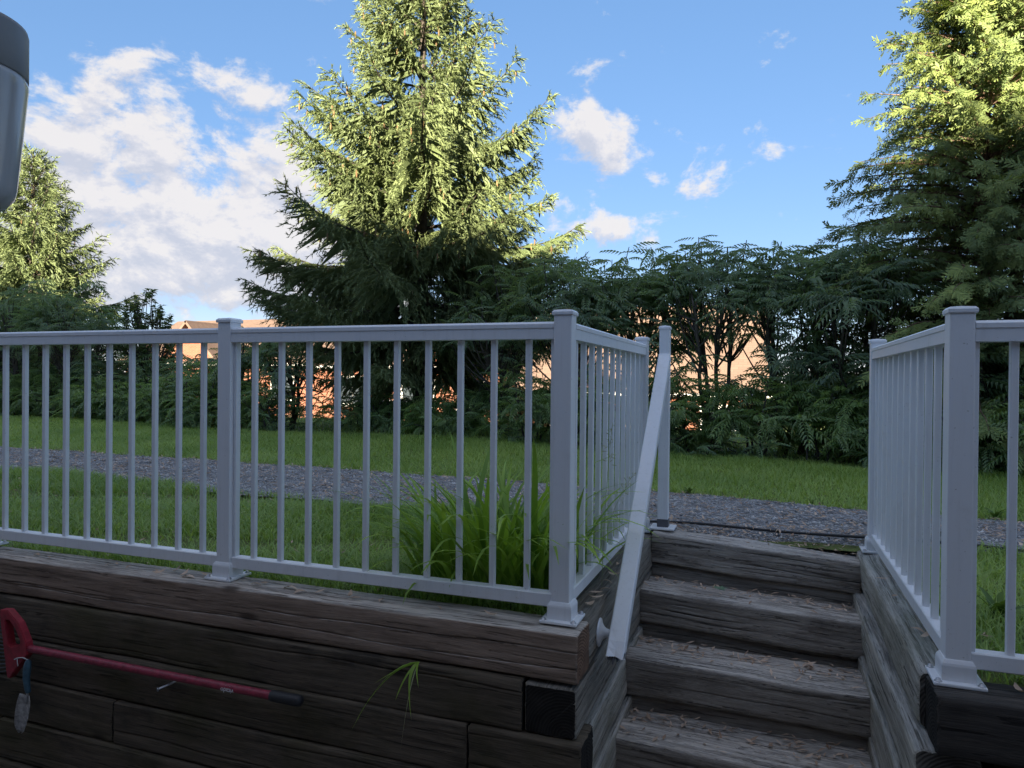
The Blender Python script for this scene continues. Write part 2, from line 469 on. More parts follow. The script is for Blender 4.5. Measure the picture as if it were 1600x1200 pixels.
def big_mesh(name, V, F, tint=None, smooth=False):
    """V (n,3); F (m,k) with k = 3 or 4"""
    V = np.ascontiguousarray(V, dtype=np.float32)
    F = np.ascontiguousarray(F, dtype=np.int32)
    me = bpy.data.meshes.new(name)
    me.vertices.add(len(V))
    me.vertices.foreach_set('co', V.ravel())
    me.loops.add(F.size)
    me.loops.foreach_set('vertex_index', F.ravel())
    me.polygons.add(len(F))
    me.polygons.foreach_set('loop_start', np.arange(0, F.size, F.shape[1], dtype=np.int32))
    if smooth:
        me.polygons.foreach_set('use_smooth', np.ones(len(F), dtype=bool))
    me.update(calc_edges=True)
    if tint is not None:
        at = me.attributes.new('tint', 'FLOAT', 'POINT')
        at.data.foreach_set('value', np.ascontiguousarray(tint, dtype=np.float32))
    return me


def tri_mesh(name, T3, tint, bias=None, keep=0.5):
    """T3 (n,3,3) loose triangles, tint (n,); bias (n,3) bends the leaf normals towards the outside of the crown"""
    n = len(T3)
    if bias is not None:
        T3 = T3.copy()
        fn = nrm(np.cross(T3[:, 1] - T3[:, 0], T3[:, 2] - T3[:, 0]))
        bias = nrm(np.broadcast_to(np.asarray(bias, float), fn.shape))
        flip = (fn * bias).sum(1) < 0
        T3[flip] = T3[flip][:, ::-1]
        fn[flip] *= -1
        me = big_mesh(name, T3.reshape(-1, 3), np.arange(n * 3).reshape(-1, 3), np.repeat(tint, 3), smooth=True)
        me.normals_split_custom_set_from_vertices(np.repeat(nrm(fn * keep + bias), 3, axis=0))
        return me
    return big_mesh(name, T3.reshape(-1, 3), np.arange(n * 3).reshape(-1, 3), np.repeat(tint, 3))


def box_mesh(name, sx, sy, sz, bev=0.0, seg=1, z0=None):
    """box centred on x,y; z from -sz/2 (or from z0)"""
    bm = bmesh.new()
    bmesh.ops.create_cube(bm, size=1.0)
    for v in bm.verts:
        v.co.x *= sx
        v.co.y *= sy
        v.co.z = v.co.z * sz + (0 if z0 is None else sz / 2 + z0)
    if bev:
        bmesh.ops.bevel(bm, geom=bm.edges[:], offset=bev, segments=seg, affect='EDGES', profile=0.6)
    me = bpy.data.meshes.new(name)
    bm.to_mesh(me)
    bm.free()
    return me


def lathe_mesh(name, prof, n=24, smooth=True, closed_ends=True):
    V, F = [], []
    for r, z in prof:
        for k in range(n):
            a = 2 * math.pi * k / n
            V.append((r * math.cos(a), r * math.sin(a), z))
    for i in range(len(prof) - 1):
        for k in range(n):
            F.append((i * n + k, i * n + (k + 1) % n, (i + 1) * n + (k + 1) % n, (i + 1) * n + k))
    if closed_ends:
        F.append(tuple(range(n))[::-1])
        F.append(tuple((len(prof) - 1) * n + k for k in range(n)))
    me = bpy.data.meshes.new(name)
    me.from_pydata(V, [], F)
    if smooth:
        for p in me.polygons:
            p.use_smooth = len(p.vertices) == 4
    return me


def frames(P):
    P = np.asarray(P, float)
    D = np.gradient(P, axis=0)
    D /= np.linalg.norm(D, axis=1)[:, None] + 1e-9
    up = np.array([0.31, 0.17, 0.93])
    A = np.cross(D, up)
    A /= np.linalg.norm(A, axis=1)[:, None] + 1e-9
    B = np.cross(A, D)
    return D, A, B


class Tubes:
    """gathers tubes of ONE part into one mesh"""
    def __init__(self):
        self.V, self.F, self.n = [], [], 0

    def add(self, P, rad, k=6):
        P = np.asarray(P, float)
        rad = np.broadcast_to(np.asarray(rad, float), (len(P),))
        D, A, B = frames(P)
        an = np.arange(k) * 2 * np.pi / k
        V = P[:, None, :] + rad[:, None, None] * (np.cos(an)[None, :, None] * A[:, None, :] + np.sin(an)[None, :, None] * B[:, None, :])
        m = len(P)
        i, j = np.meshgrid(np.arange(m - 1), np.arange(k), indexing='ij')
        F = np.stack([i * k + j, i * k + (j + 1) % k, (i + 1) * k + (j + 1) % k, (i + 1) * k + j], -1).reshape(-1, 4) + self.n
        self.V.append(V.reshape(-1, 3))
        self.F.append(F)
        self.n += m * k
        return self

    def mesh(self, name):
        return big_mesh(name, np.concatenate(self.V), np.concatenate(self.F), smooth=True)


def curve_pts(a, b, c, n=8):
    t = np.linspace(0, 1, n)[:, None]
    a, b, c = map(np.asarray, (a, b, c))
    return (1 - t) ** 2 * a + 2 * t * (1 - t) * b + t ** 2 * c


def nrm(v):
    return v / (np.linalg.norm(v, axis=-1, keepdims=True) + 1e-9)


def place_template(T, P, D, N, sc):
    """template triangles (k,3,3) in (forward, side, up) placed n times"""
    D = nrm(D)
    Sd = nrm(np.cross(N, D))
    U = np.cross(D, Sd)
    sc = np.asarray(sc)
    out = (P[:, None, None, :] + sc[:, None, None, None] * (T[None, :, :, 0:1] * D[:, None, None, :] + T[None, :, :, 1:2] * Sd[:, None, None, :] + T[None, :, :, 2:3] * U[:, None, None, :]))
    return out.reshape(-1, 3, 3)


def terrain(x, y):
    x = np.asarray(x, float)
    y = np.asarray(y, float)
    s = np.clip((y - 1.0) / 2.0, 0, 1)
    z = -0.035 + 0.035 * s * s * (3 - 2 * s)
    b = 0.02 * np.sin(x * 0.9 + 1) * np.sin(y * 0.8) * np.clip((y - 2.9) / 2, 0, 1)
    d = np.clip((y - 8.5) / 13.0, 0, 1)
    return z + b - 2.6 * d * d * (3 - 2 * d)


PATH_NEAR_X = [-30, -9, -4.5, -2.4, -1.6, -0.2, 0.0, 1.2, 1.6, 3.5, 20]
PATH_NEAR_Y = [2.3, 2.05, 1.85, 1.56, 1.60, 1.55, 1.49, 1.49, 1.63, 1.60, 1.5]
PATH_FAR_X = [-30, -6.6, -3.5, -2.0, -1.0, 0.6, 1.1, 1.83, 4, 20]
PATH_FAR_Y = [3.1, 2.92, 2.85, 2.79, 2.73, 2.60, 2.50, 2.42, 2.3, 2.0]


def pnear(x):
    return np.interp(x, PATH_NEAR_X, PATH_NEAR_Y) + 0.035 * np.sin(np.asarray(x) * 5.1) * (np.abs(np.asarray(x) - 0.55) > 0.7)


def pfar(x):
    return np.interp(x, PATH_FAR_X, PATH_FAR_Y) + 0.02 * np.sin(np.asarray(x) * 4.3 + 1)


# ------------------------------------------------------------------ setting: ground, path, patio


def build_ground():
    xs = np.unique(np.concatenate([[-400, -200, -100, -60, -40, -30], np.arange(-24, 0.0, 0.5), [-0.02, 1.08], np.arange(1.5, 14, 0.5), [20, 40, 80, 200, 400]]))
    ys = np.unique(np.concatenate([[-0.005], np.arange(0.25, 1.4, 0.25), [1.48], np.arange(1.75, 22, 0.5), [25, 30, 40, 60, 100, 200, 500]]))
    X, Y = np.meshgrid(xs, ys, indexing='ij')
    Z = terrain(X, Y)
    V = np.stack([X, Y, Z], -1).reshape(-1, 3)
    F = []
    ny = len(ys)
    for i in range(len(xs) - 1):
        for j in range(ny - 1):
            if xs[i] >= -0.03 and xs[i + 1] <= 1.09 and ys[j + 1] <= 1.49:
                continue
            F.append((i * ny + j, (i + 1) * ny + j, (i + 1) * ny + j + 1, i * ny + j + 1))
    struct(mesh_obj('ground', big_mesh('ground', V, np.array(F), smooth=True), 'lawn_soil'))
    # gravel path
    xs = np.concatenate([[-30, -20], np.arange(-14, 8, 0.12), [12, 20]])
    ts = np.linspace(0, 1, 14)
    rng = np.random.default_rng(3)
    yn, yf = pnear(xs) - np.where(np.abs(xs - 0.55) < 0.62, 0.06, 0.03), pfar(xs) + 0.03
    Y = yn[:, None] + (yf - yn)[:, None] * ts[None, :]
    X = np.repeat(xs[:, None], len(ts), 1)
    Z = np.maximum(terrain(X, Y), -0.012) + 0.006 + rng.normal(0, 0.002, X.shape)
    dip = np.clip(1 - (Y - 1.46) / 0.22, 0, 1) * np.clip((X - 0.0) / 0.3, 0, 1) * np.clip((1.5 - X) / 0.3, 0, 1)
    Z -= 0.065 * dip * np.clip(X, 0.3, 1)
    V = np.stack([X, Y, Z], -1).reshape(-1, 3)
    i, j = np.meshgrid(np.arange(len(xs) - 1), np.arange(len(ts) - 1), indexing='ij')
    n = len(ts)
    F = np.stack([i * n + j, (i + 1) * n + j, (i + 1) * n + j + 1, i * n + j + 1], -1).reshape(-1, 4)
    path = struct(mesh_obj('path', big_mesh('path', V, F, smooth=True), 'gravel_bed'))
    # loose crushed stone on the path
    m = 19000
    x = rng.uniform(-7.5, 4.5, m)
    t = rng.uniform(0, 1, m)
    y = pnear(x) + (pfar(x) - pnear(x)) * t
    O = np.array([[1, 0, 0], [-1, 0, 0], [0, 1, 0], [0, -1, 0], [0, 0, 1], [0, 0, -1]], float)
    OF = np.array([[0, 2, 4], [2, 1, 4], [1, 3, 4], [3, 0, 4], [2, 0, 5], [1, 2, 5], [3, 1, 5], [0, 3, 5]])
    sc = np.exp(rng.normal(math.log(0.0068), 0.38, (m, 1))) * rng.uniform(0.6, 1.3, (m, 3))
    ang = rng.uniform(0, 6.28, m)
    Vv = O[None] * sc[:, None, :] + rng.normal(0, 0.0012, (m, 6, 3))
    ca, sa = np.cos(ang)[:, None], np.sin(ang)[:, None]
    Vx = Vv[..., 0] * ca - Vv[..., 1] * sa + x[:, None]
    Vy = Vv[..., 0] * sa + Vv[..., 1] * ca + y[:, None]
    Vz = Vv[..., 2] * 0.7 + (np.maximum(terrain(x, y), -0.012) + 0.008)[:, None]
    V = np.stack([Vx, Vy, Vz], -1).reshape(-1, 3)
    F = (OF[None] + (np.arange(m) * 6)[:, None, None]).reshape(-1, 3)
    o = mesh_obj('crushed_stone', big_mesh('crushed_stone', V, F), 'gravel_stone')
    o['kind'] = 'stuff'
    tag(o, 'loose grey crushed stone covering the garden path', 'gravel')
    # patio below
    bm = bmesh.new()
    vs = [bm.verts.new(c) for c in ((-24, -3.4, -0.87), (14, -3.4, -0.87), (14, 0.05, -0.87), (-24, 0.05, -0.87))]
    bm.faces.new(vs)
    vs = [bm.verts.new(c) for c in ((-24, 0.05, -0.87), (14, 0.05, -0.87), (14, 0.05, -0.10), (-24, 0.05, -0.10))]
    me = bpy.data.meshes.new('patio')
    bm.to_mesh(me)
    bm.free()
    struct(mesh_obj('patio', me, 'patio_stone'))


build_ground()

# ------------------------------------------------------------------ timbers


def timber_mesh(L, w=0.147, h=0.147, seed=0, cracks=4, rad=0.010, dx=0.03, warp=0.0025, rough=0.0007, deep=0.010, mats=('wood_dark', 'endgrain_dark'), splits=None):
    """a squared landscaping timber along local x (0..L), centred on y,z, with drying checks cut into it"""
    rng = np.random.default_rng(seed)
    nx = max(6, int(L / dx))
    x = np.linspace(0, L, nx)
    faces = [((0, 1), (-1, 0), h, w), ((-1, 0), (0, -1), w, h), ((0, -1), (1, 0), h, w), ((1, 0), (0, 1), w, h)]
    # each: normal (y,z), tangent, extent along normal, extent along tangent
    base, nor, fid, uu, cw, ci = [], [], [], [], [], []
    cr = [[] for _ in range(4)]
    allc = []
    if splits:
        for (f, u0, x0, x1, dpt, wd) in splits:
            cr[f].append(len(allc))
            allc.append((f, u0, x0, x1, dpt, wd))
    for k in range(cracks):
        f = int(rng.integers(0, 4))
        ext = faces[f][3] / 2 - rad - 0.012
        u0 = rng.uniform(-ext, ext)
        if any(abs(allc[q][1] - u0) < 0.018 for q in cr[f]):
            continue
        ln = rng.uniform(0.3, 0.9) * min(L, 2.2)
        xs = rng.uniform(-0.3 * ln, L - 0.6 * ln)
        cr[f].append(len(allc))
        allc.append((f, u0, xs, xs + ln, rng.uniform(0.35, 1.0) * deep, rng.uniform(0.0012, 0.003)))
    for f, (n, t, en, et) in enumerate(faces):
        a = et / 2 - rad
        pts = [(u, 0, -1) for u in np.linspace(-a, a, 9)]
        for c in cr[f]:
            u0, wd = allc[c][1], allc[c][5]
            pts = [p for p in pts if p[2] != -1 or abs(p[0] - u0) > 0.009 or abs(abs(p[0]) - a) < 1e-6]
            pts += [(u0 - wd - 0.004, 0, c), (u0 - wd, 0.02, c), (u0, 1, c), (u0 + wd, 0.02, c), (u0 + wd + 0.004, 0, c)]
        pts.sort()
        for u, wgt, c in pts:
            base.append((n[0] * en / 2 + t[0] * u, n[1] * en / 2 + t[1] * u))
            nor.append(n)
            fid.append(f)
            uu.append(u)
            cw.append(wgt)
            ci.append(c)
        # corner arc to the next face
        n2, t2, en2, et2 = faces[(f + 1) % 4]
        cy, cz = n[0] * (en / 2 - rad) + t[0] * a, n[1] * (en / 2 - rad) + t[1] * a
        for q in (0.35, 0.65):
            an = q * math.pi / 2
            d = (n[0] * math.cos(an) + t[0] * math.sin(an), n[1] * math.cos(an) + t[1] * math.sin(an))
            base.append((cy + d[0] * rad, cz + d[1] * rad))
            nor.append(d)
            fid.append(f)
            uu.append(a)
            cw.append(0)
            ci.append(-1)
    base = np.array(base)
    nor = np.array(nor)
    uu = np.array(uu)
    cw = np.array(cw)
    ci = np.array(ci)
    K = len(base)
    disp = np.zeros((nx, K))
    for _ in range(7):
        kx, ky, kz = rng.normal(0, 5), rng.normal(0, 22), rng.normal(0, 22)
        disp += warp / 3 * np.cos(kx * x[:, None] + ky * base[None, :, 0] + kz * base[None, :, 1] + rng.uniform(0, 6.28))
    disp += rng.normal(0, rough, (nx, K)) * (cw[None] < 0.5)
    tang = np.zeros((nx, K))
    for c, (f, u0, x0, x1, dpt, wd) in enumerate(allc):
        s = ci == c
        env = np.clip((x - x0) / 0.12, 0, 1) * np.clip((x1 - x) / 0.12, 0, 1)
        env *= 0.75 + 0.25 * np.sin(x * rng.uniform(6, 14) + rng.uniform(0, 6))
        disp[:, s] -= dpt * env[:, None] * cw[None, s]
        wander = 0.004 * np.sin(x * rng.uniform(2, 5) + rng.uniform(0, 6)) + 0.0025 * np.sin(x * rng.uniform(9, 16) + rng.uniform(0, 6))
        on = np.array(fid) == f
        fall = np.exp(-((uu - u0) / 0.02) ** 2) * on
        tang += wander[:, None] * fall[None]
    tv = np.array([faces[f][1] for f in fid])
    Yv = base[None, :, 0] + nor[None, :, 0] * disp + tv[None, :, 0] * tang
    Zv = base[None, :, 1] + nor[None, :, 1] * disp + tv[None, :, 1] * tang
    Xv = np.repeat(x[:, None], K, 1)
    # worn ends
    for e, sgn in ((0, 1), (-1, -1)):
        Yv[e] *= 0.95
        Zv[e] *= 0.95
        Xv[e] += rng.normal(0, 0.0012, K)
        Xv[e + sgn] = Xv[e] + sgn * 0.007
    V = np.stack([Xv, Yv, Zv], -1).reshape(-1, 3)
    i, j = np.meshgrid(np.arange(nx - 1), np.arange(K), indexing='ij')
    F = np.stack([i * K + j, i * K + (j + 1) % K, (i + 1) * K + (j + 1) % K, (i + 1) * K + j], -1).reshape(-1, 4)
    me = bpy.data.meshes.new('timber')
    polys = [tuple(r) for r in F[:, ::-1].tolist()]
    polys.append(tuple(range(K)))
    polys.append(tuple((nx - 1) * K + k for k in range(K))[::-1])
    me.from_pydata(V.tolist(), [], polys)
    me.polygons.foreach_set('use_smooth', np.array([True] * (len(polys) - 2) + [False, False]))
    mi = np.zeros(len(polys), dtype=np.int32)
    mi[-2:] = 1
    me.polygons.foreach_set('material_index', mi)
    me.materials.append(MAT[mats[0]])
    me.materials.append(MAT[mats[1]])
    me.update()
    return me


TW = 0.147


def timber(parent, x0, y0, x1, y1, ztop, along='x', seed=0, rot=None, label=None, h=TW, w=TW, **kw):
    """timber with its long axis along x or y; (x0,y0)-(x1,y1) is its plan"""
    L = (x1 - x0) if along == 'x' else (y1 - y0)
    me = timber_mesh(L, w=w, h=h, seed=seed, **kw)
    o = bpy.data.objects.new('timber', me)
    link(o, parent)
    if along == 'x':
        p = Vector((x0, (y0 + y1) / 2, ztop - h / 2))
    else:
        p = Vector(((x0 + x1) / 2, y0, ztop - h / 2))
        o.rotation_euler = (0, 0, math.pi / 2)
    if rot:
        o.rotation_euler = rot
    o.location = p + off(parent)
    if label:
        o['label'] = label
    return o


def build_walls():
    G = ('wood_grey', 'endgrain_grey')
    DK = ('wood_dark', 'endgrain_dark')
    w = thing('retaining_wall', 'dark timber retaining wall left of the steps with a brown top beam', 'retaining wall', (-2.0, -0.1, -0.87))
    # brown top beam: long checks on its front face (face 3 with normal -y is index 1 in timber space after building)
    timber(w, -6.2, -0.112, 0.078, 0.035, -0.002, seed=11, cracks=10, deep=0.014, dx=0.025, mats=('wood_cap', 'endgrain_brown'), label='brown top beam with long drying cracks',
           splits=[(1, 0.030, 3.9, 6.3, 0.016, 0.0018), (1, -0.020, 5.1, 6.35, 0.014, 0.0016), (1, 0.022, 1.5, 4.4, 0.014, 0.0016), (0, 0.02, 3.6, 6.2, 0.010, 0.002), (0, -0.03, 2.0, 4.5, 0.010, 0.002)])
    bat = 0.014
    for k in range(1, 6):
        zt = -0.002 - k * 0.158
        yf = -0.112 - k * bat
        if k == 1:
            segs = [(-6.2, -0.088)]
        elif k == 2:
            segs = [(-6.2, -0.262), (-0.256, 0.10)]
        elif k == 3:
            segs = [(-6.2, -1.7), (-1.695, -0.02)]
        else:
            segs = [(-6.2, -2.3), (-2.295, 0.10)]
        for q, (a, b) in enumerate(segs):
            timber(w, a, yf, b, yf + TW, zt + 0.006, seed=40 + k * 7 + q, cracks=9, dx=0.035, rad=0.008, mats=DK, deep=0.014, h=0.1555)
    # side courses running back along the steps
    timber(w, -0.072, 0.040, 0.076, 1.50, -0.004, 'y', seed=71, cracks=9, deep=0.016, rad=0.014, mats=('wood_sidecap', 'endgrain_grey'), label='grey weathered top beam beside the steps',
           splits=[(0, 0.01, 0.0, 1.4, 0.012, 0.002), (0, -0.04, 0.2, 1.3, 0.012, 0.002)])
    timber(w, -0.082, -0.120, 0.080, 1.40, -0.160, 'y', seed=72, cracks=8, deep=0.016, rad=0.008, mats=('wood_sidecap', 'endgrain_dark'), w=0.16, label='pale side beam with a dark cut end')
    timber(w, -0.06, -0.06, 0.094, 1.30, -0.330, 'y', seed=73, cracks=8, deep=0.016, rad=0.016, mats=G)
    timber(w, -0.04, -0.02, 0.106, 1.10, -0.486, 'y', seed=74, cracks=8, deep=0.016, mats=G)
    timber(w, -0.03, -0.10, 0.116, 1.00, -0.642, 'y', seed=75, cracks=5, mats=G)
    # right hand wall
    r = thing('retaining_wall', 'grey weathered timber wall right of the steps with a dark front beam', 'retaining wall', (1.1, -0.1, -0.87))
    RF = ('wood_rightfront', 'endgrain_dark')
    timber(r, 0.998, -0.135, 4.2, 0.012, -0.020, seed=81, cracks=6, mats=RF, label='dark front beam under the corner post')
    for k in range(1, 6):
        timber(r, 0.992 if k % 2 == 0 else 1.15, -0.135 - 0.02 * k, 4.2, 0.012 - 0.02 * k, -0.020 - 0.158 * k, seed=90 + k, cracks=6, mats=RF)
    timber(r, 0.985, 0.018, 1.132, 1.50, -0.020, 'y', seed=82, cracks=9, deep=0.018, rad=0.018, mats=G, label='silvery weathered top beam with deep cracks', dx=0.02, warp=0.004,
           splits=[(0, 0.035, 0.0, 1.45, 0.016, 0.0026), (0, 0.005, 0.1, 1.35, 0.014, 0.002), (0, -0.03, 0.3, 1.4, 0.012, 0.0022)])
    timber(r, 0.955, -0.10, 1.102, 1.45, -0.176, 'y', seed=83, cracks=8, deep=0.016, rad=0.016, mats=G)
    timber(r, 0.945, -0.04, 1.092, 1.35, -0.334, 'y', seed=84, cracks=8, deep=0.016, mats=G)
    timber(r, 0.940, -0.09, 1.087, 1.20, -0.492, 'y', seed=85, cracks=6, mats=G)
    timber(r, 0.935, -0.05, 1.082, 1.0, -0.650, 'y', seed=86, cracks=5, mats=G)


STEPS = [(1.300, -0.012, 0.062), (0.975, -0.186, 0.050), (0.632, -0.345, 0.026), (0.345, -0.520, 0.020), (0.03, -0.695, 0.015)]


def build_steps():
    s = thing('timber_steps', 'weathered timber steps with dead leaves climbing to the gravel path', 'steps', (0.52, 0.0, -0.87))
    MS = ('wood_step', 'endgrain_grey')
    for k, (y, z, tilt) in enumerate(STEPS):
        x0, x1 = 0.070, 0.992
        sl = tilt / (x1 - x0)
        zl = z + tilt / 2
        yaw = [0.03, 0.03, 0.012, 0.0, 0.0][k]
        rot = (0, math.atan(sl), yaw)
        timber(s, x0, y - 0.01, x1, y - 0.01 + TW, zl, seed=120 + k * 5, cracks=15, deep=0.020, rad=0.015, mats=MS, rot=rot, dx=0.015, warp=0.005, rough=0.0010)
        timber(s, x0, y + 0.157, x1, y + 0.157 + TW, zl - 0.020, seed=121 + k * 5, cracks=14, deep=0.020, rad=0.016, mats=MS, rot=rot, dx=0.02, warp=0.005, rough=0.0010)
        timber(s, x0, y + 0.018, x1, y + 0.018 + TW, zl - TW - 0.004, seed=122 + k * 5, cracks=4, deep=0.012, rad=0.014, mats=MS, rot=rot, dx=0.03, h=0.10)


build_walls()
build_steps()

# ------------------------------------------------------------------ railings
H_POST = 0.965
RAIL_TOP = 0.930


def rail_profile(L, w, h, name):
    """moulded rail along x, centred on y, z from 0 up to h"""
    pr = [(-w / 2, 0.0), (-w / 2, h * 0.60), (-w / 2 - 0.003, h * 0.64), (-w / 2 - 0.003, h * 0.86), (-w / 2 + 0.006, h * 0.98), (-w / 4, h), (w / 4, h), (w / 2 - 0.006, h * 0.98), (w / 2 + 0.003, h * 0.86), (w / 2 + 0.003, h * 0.64), (w / 2, h * 0.60), (w / 2, 0.0)]
    n = len(pr)
    V = [(0, y, z) for y, z in pr] + [(L, y, z) for y, z in pr]
    F = [(i, i + n, (i + 1) % n + n, (i + 1) % n) for i in range(n)] + [tuple(range(n)), tuple(range(2 * n - 1, n - 1, -1))]
    me = bpy.data.meshes.new(name)
    me.from_pydata(V, [], F)
    me.update()
    return me


ME = {}


def shared():
    ME['post'] = box_mesh('post', 0.058, 0.058, H_POST - 0.012, 0.004, 2, z0=0.004)
    ME['cap'] = lathe_mesh('cap', [(0.046, 0.0), (0.0475, 0.002), (0.0475, 0.010), (0.040, 0.016), (0.0, 0.020)], 4, False)
    # square cap: four sided lathe turned by 45 degrees
    for k in ('cap',):
        ME[k].transform(Matrix.Rotation(math.pi / 4, 4, 'Z'))
    ME['collar'] = lathe_mesh('collar', [(0.0545, 0.0), (0.0545, 0.040), (0.0525, 0.046), (0.0475, 0.052), (0.0445, 0.055), (0.0415, 0.055)], 4, False)
    ME['collar'].transform(Matrix.Rotation(math.pi / 4, 4, 'Z'))
    ME['base_plate'] = box_mesh('base_plate', 0.118, 0.118, 0.009, 0.003, 2, z0=0.001)
    ME['bolt'] = lathe_mesh('bolt', [(0.0095, 0.0), (0.0095, 0.002), (0.006, 0.0025), (0.006, 0.007), (0.003, 0.0085)], 8, True)
    ME['baluster'] = box_mesh('baluster', 0.0185, 0.0185, RAIL_TOP - 0.052 - 0.083 + 0.004, 0.002, 1, z0=0)
    ME['channel'] = box_mesh('end_channel', 0.012, 0.022, RAIL_TOP - 0.052 - 0.083 + 0.003, 0.0015, 1, z0=0)
    for k in ('post', 'cap', 'collar', 'base_plate', 'baluster', 'channel'):
        ME[k].materials.append(MAT['white_aluminium'])
    ME['bolt'].materials.append(MAT['galvanised_screw'])


shared()


def add_post(parent, x, y, z, height=1.0):
    p = mesh_obj('post', ME['post'], None, parent, Vector((x, y, z)) + off(parent))
    p.scale = (1, 1, height)
    q = mesh_obj('post_cap', ME['cap'], None, p, (0, 0, H_POST - 0.016))
    q.scale = (1, 1, 1 / height)
    mesh_obj('collar', ME['collar'], None, p, (0, 0, 0.008))
    mesh_obj('base_plate', ME['base_plate'], None, p, (0, 0, 0))
    for sx in (-1, 1):
        for sy in (-1, 1):
            mesh_obj('bolt', ME['bolt'], None, p, (sx * 0.048, sy * 0.048, 0.0095))
    return p


def add_panel(parent, a, b, z, n, seed=0):
    """railing panel between two post centres a, b with n balusters"""
    rng = random.Random(seed)
    a, b = Vector((*a, z)), Vector((*b, z))
    d = (b - a)
    L = d.length
    ang = math.atan2(d.y, d.x)
    u = d.normalized()
    st = a + u * 0.0295
    LL = L - 0.059
    t = mesh_obj('top_rail', rail_profile(LL, 0.052, 0.054, 'top_rail'), 'white_aluminium', parent, st + Vector((0, 0, RAIL_TOP - 0.054)) + off(parent), (0, 0, ang))
    lo = box_mesh('bottom_rail', LL, 0.040, 0.042, 0.003, 1)
    mesh_obj('bottom_rail', lo, 'white_aluminium', parent, a + d / 2 + Vector((0, 0, 0.062)) + off(parent), (0, 0, ang))
    for k in range(1, n + 1):
        c = a + d * (k / (n + 1))
        mesh_obj('baluster', ME['baluster'], None, parent, c + Vector((0, 0, 0.0815)) + off(parent), (0, 0, ang + rng.uniform(-0.02, 0.02)))
    for e in (st + u * 0.0065, b - u * 0.0360):
        mesh_obj('end_channel', ME['channel'], None, parent, e + Vector((0, 0, 0.0815)) + off(parent), (0, 0, ang))


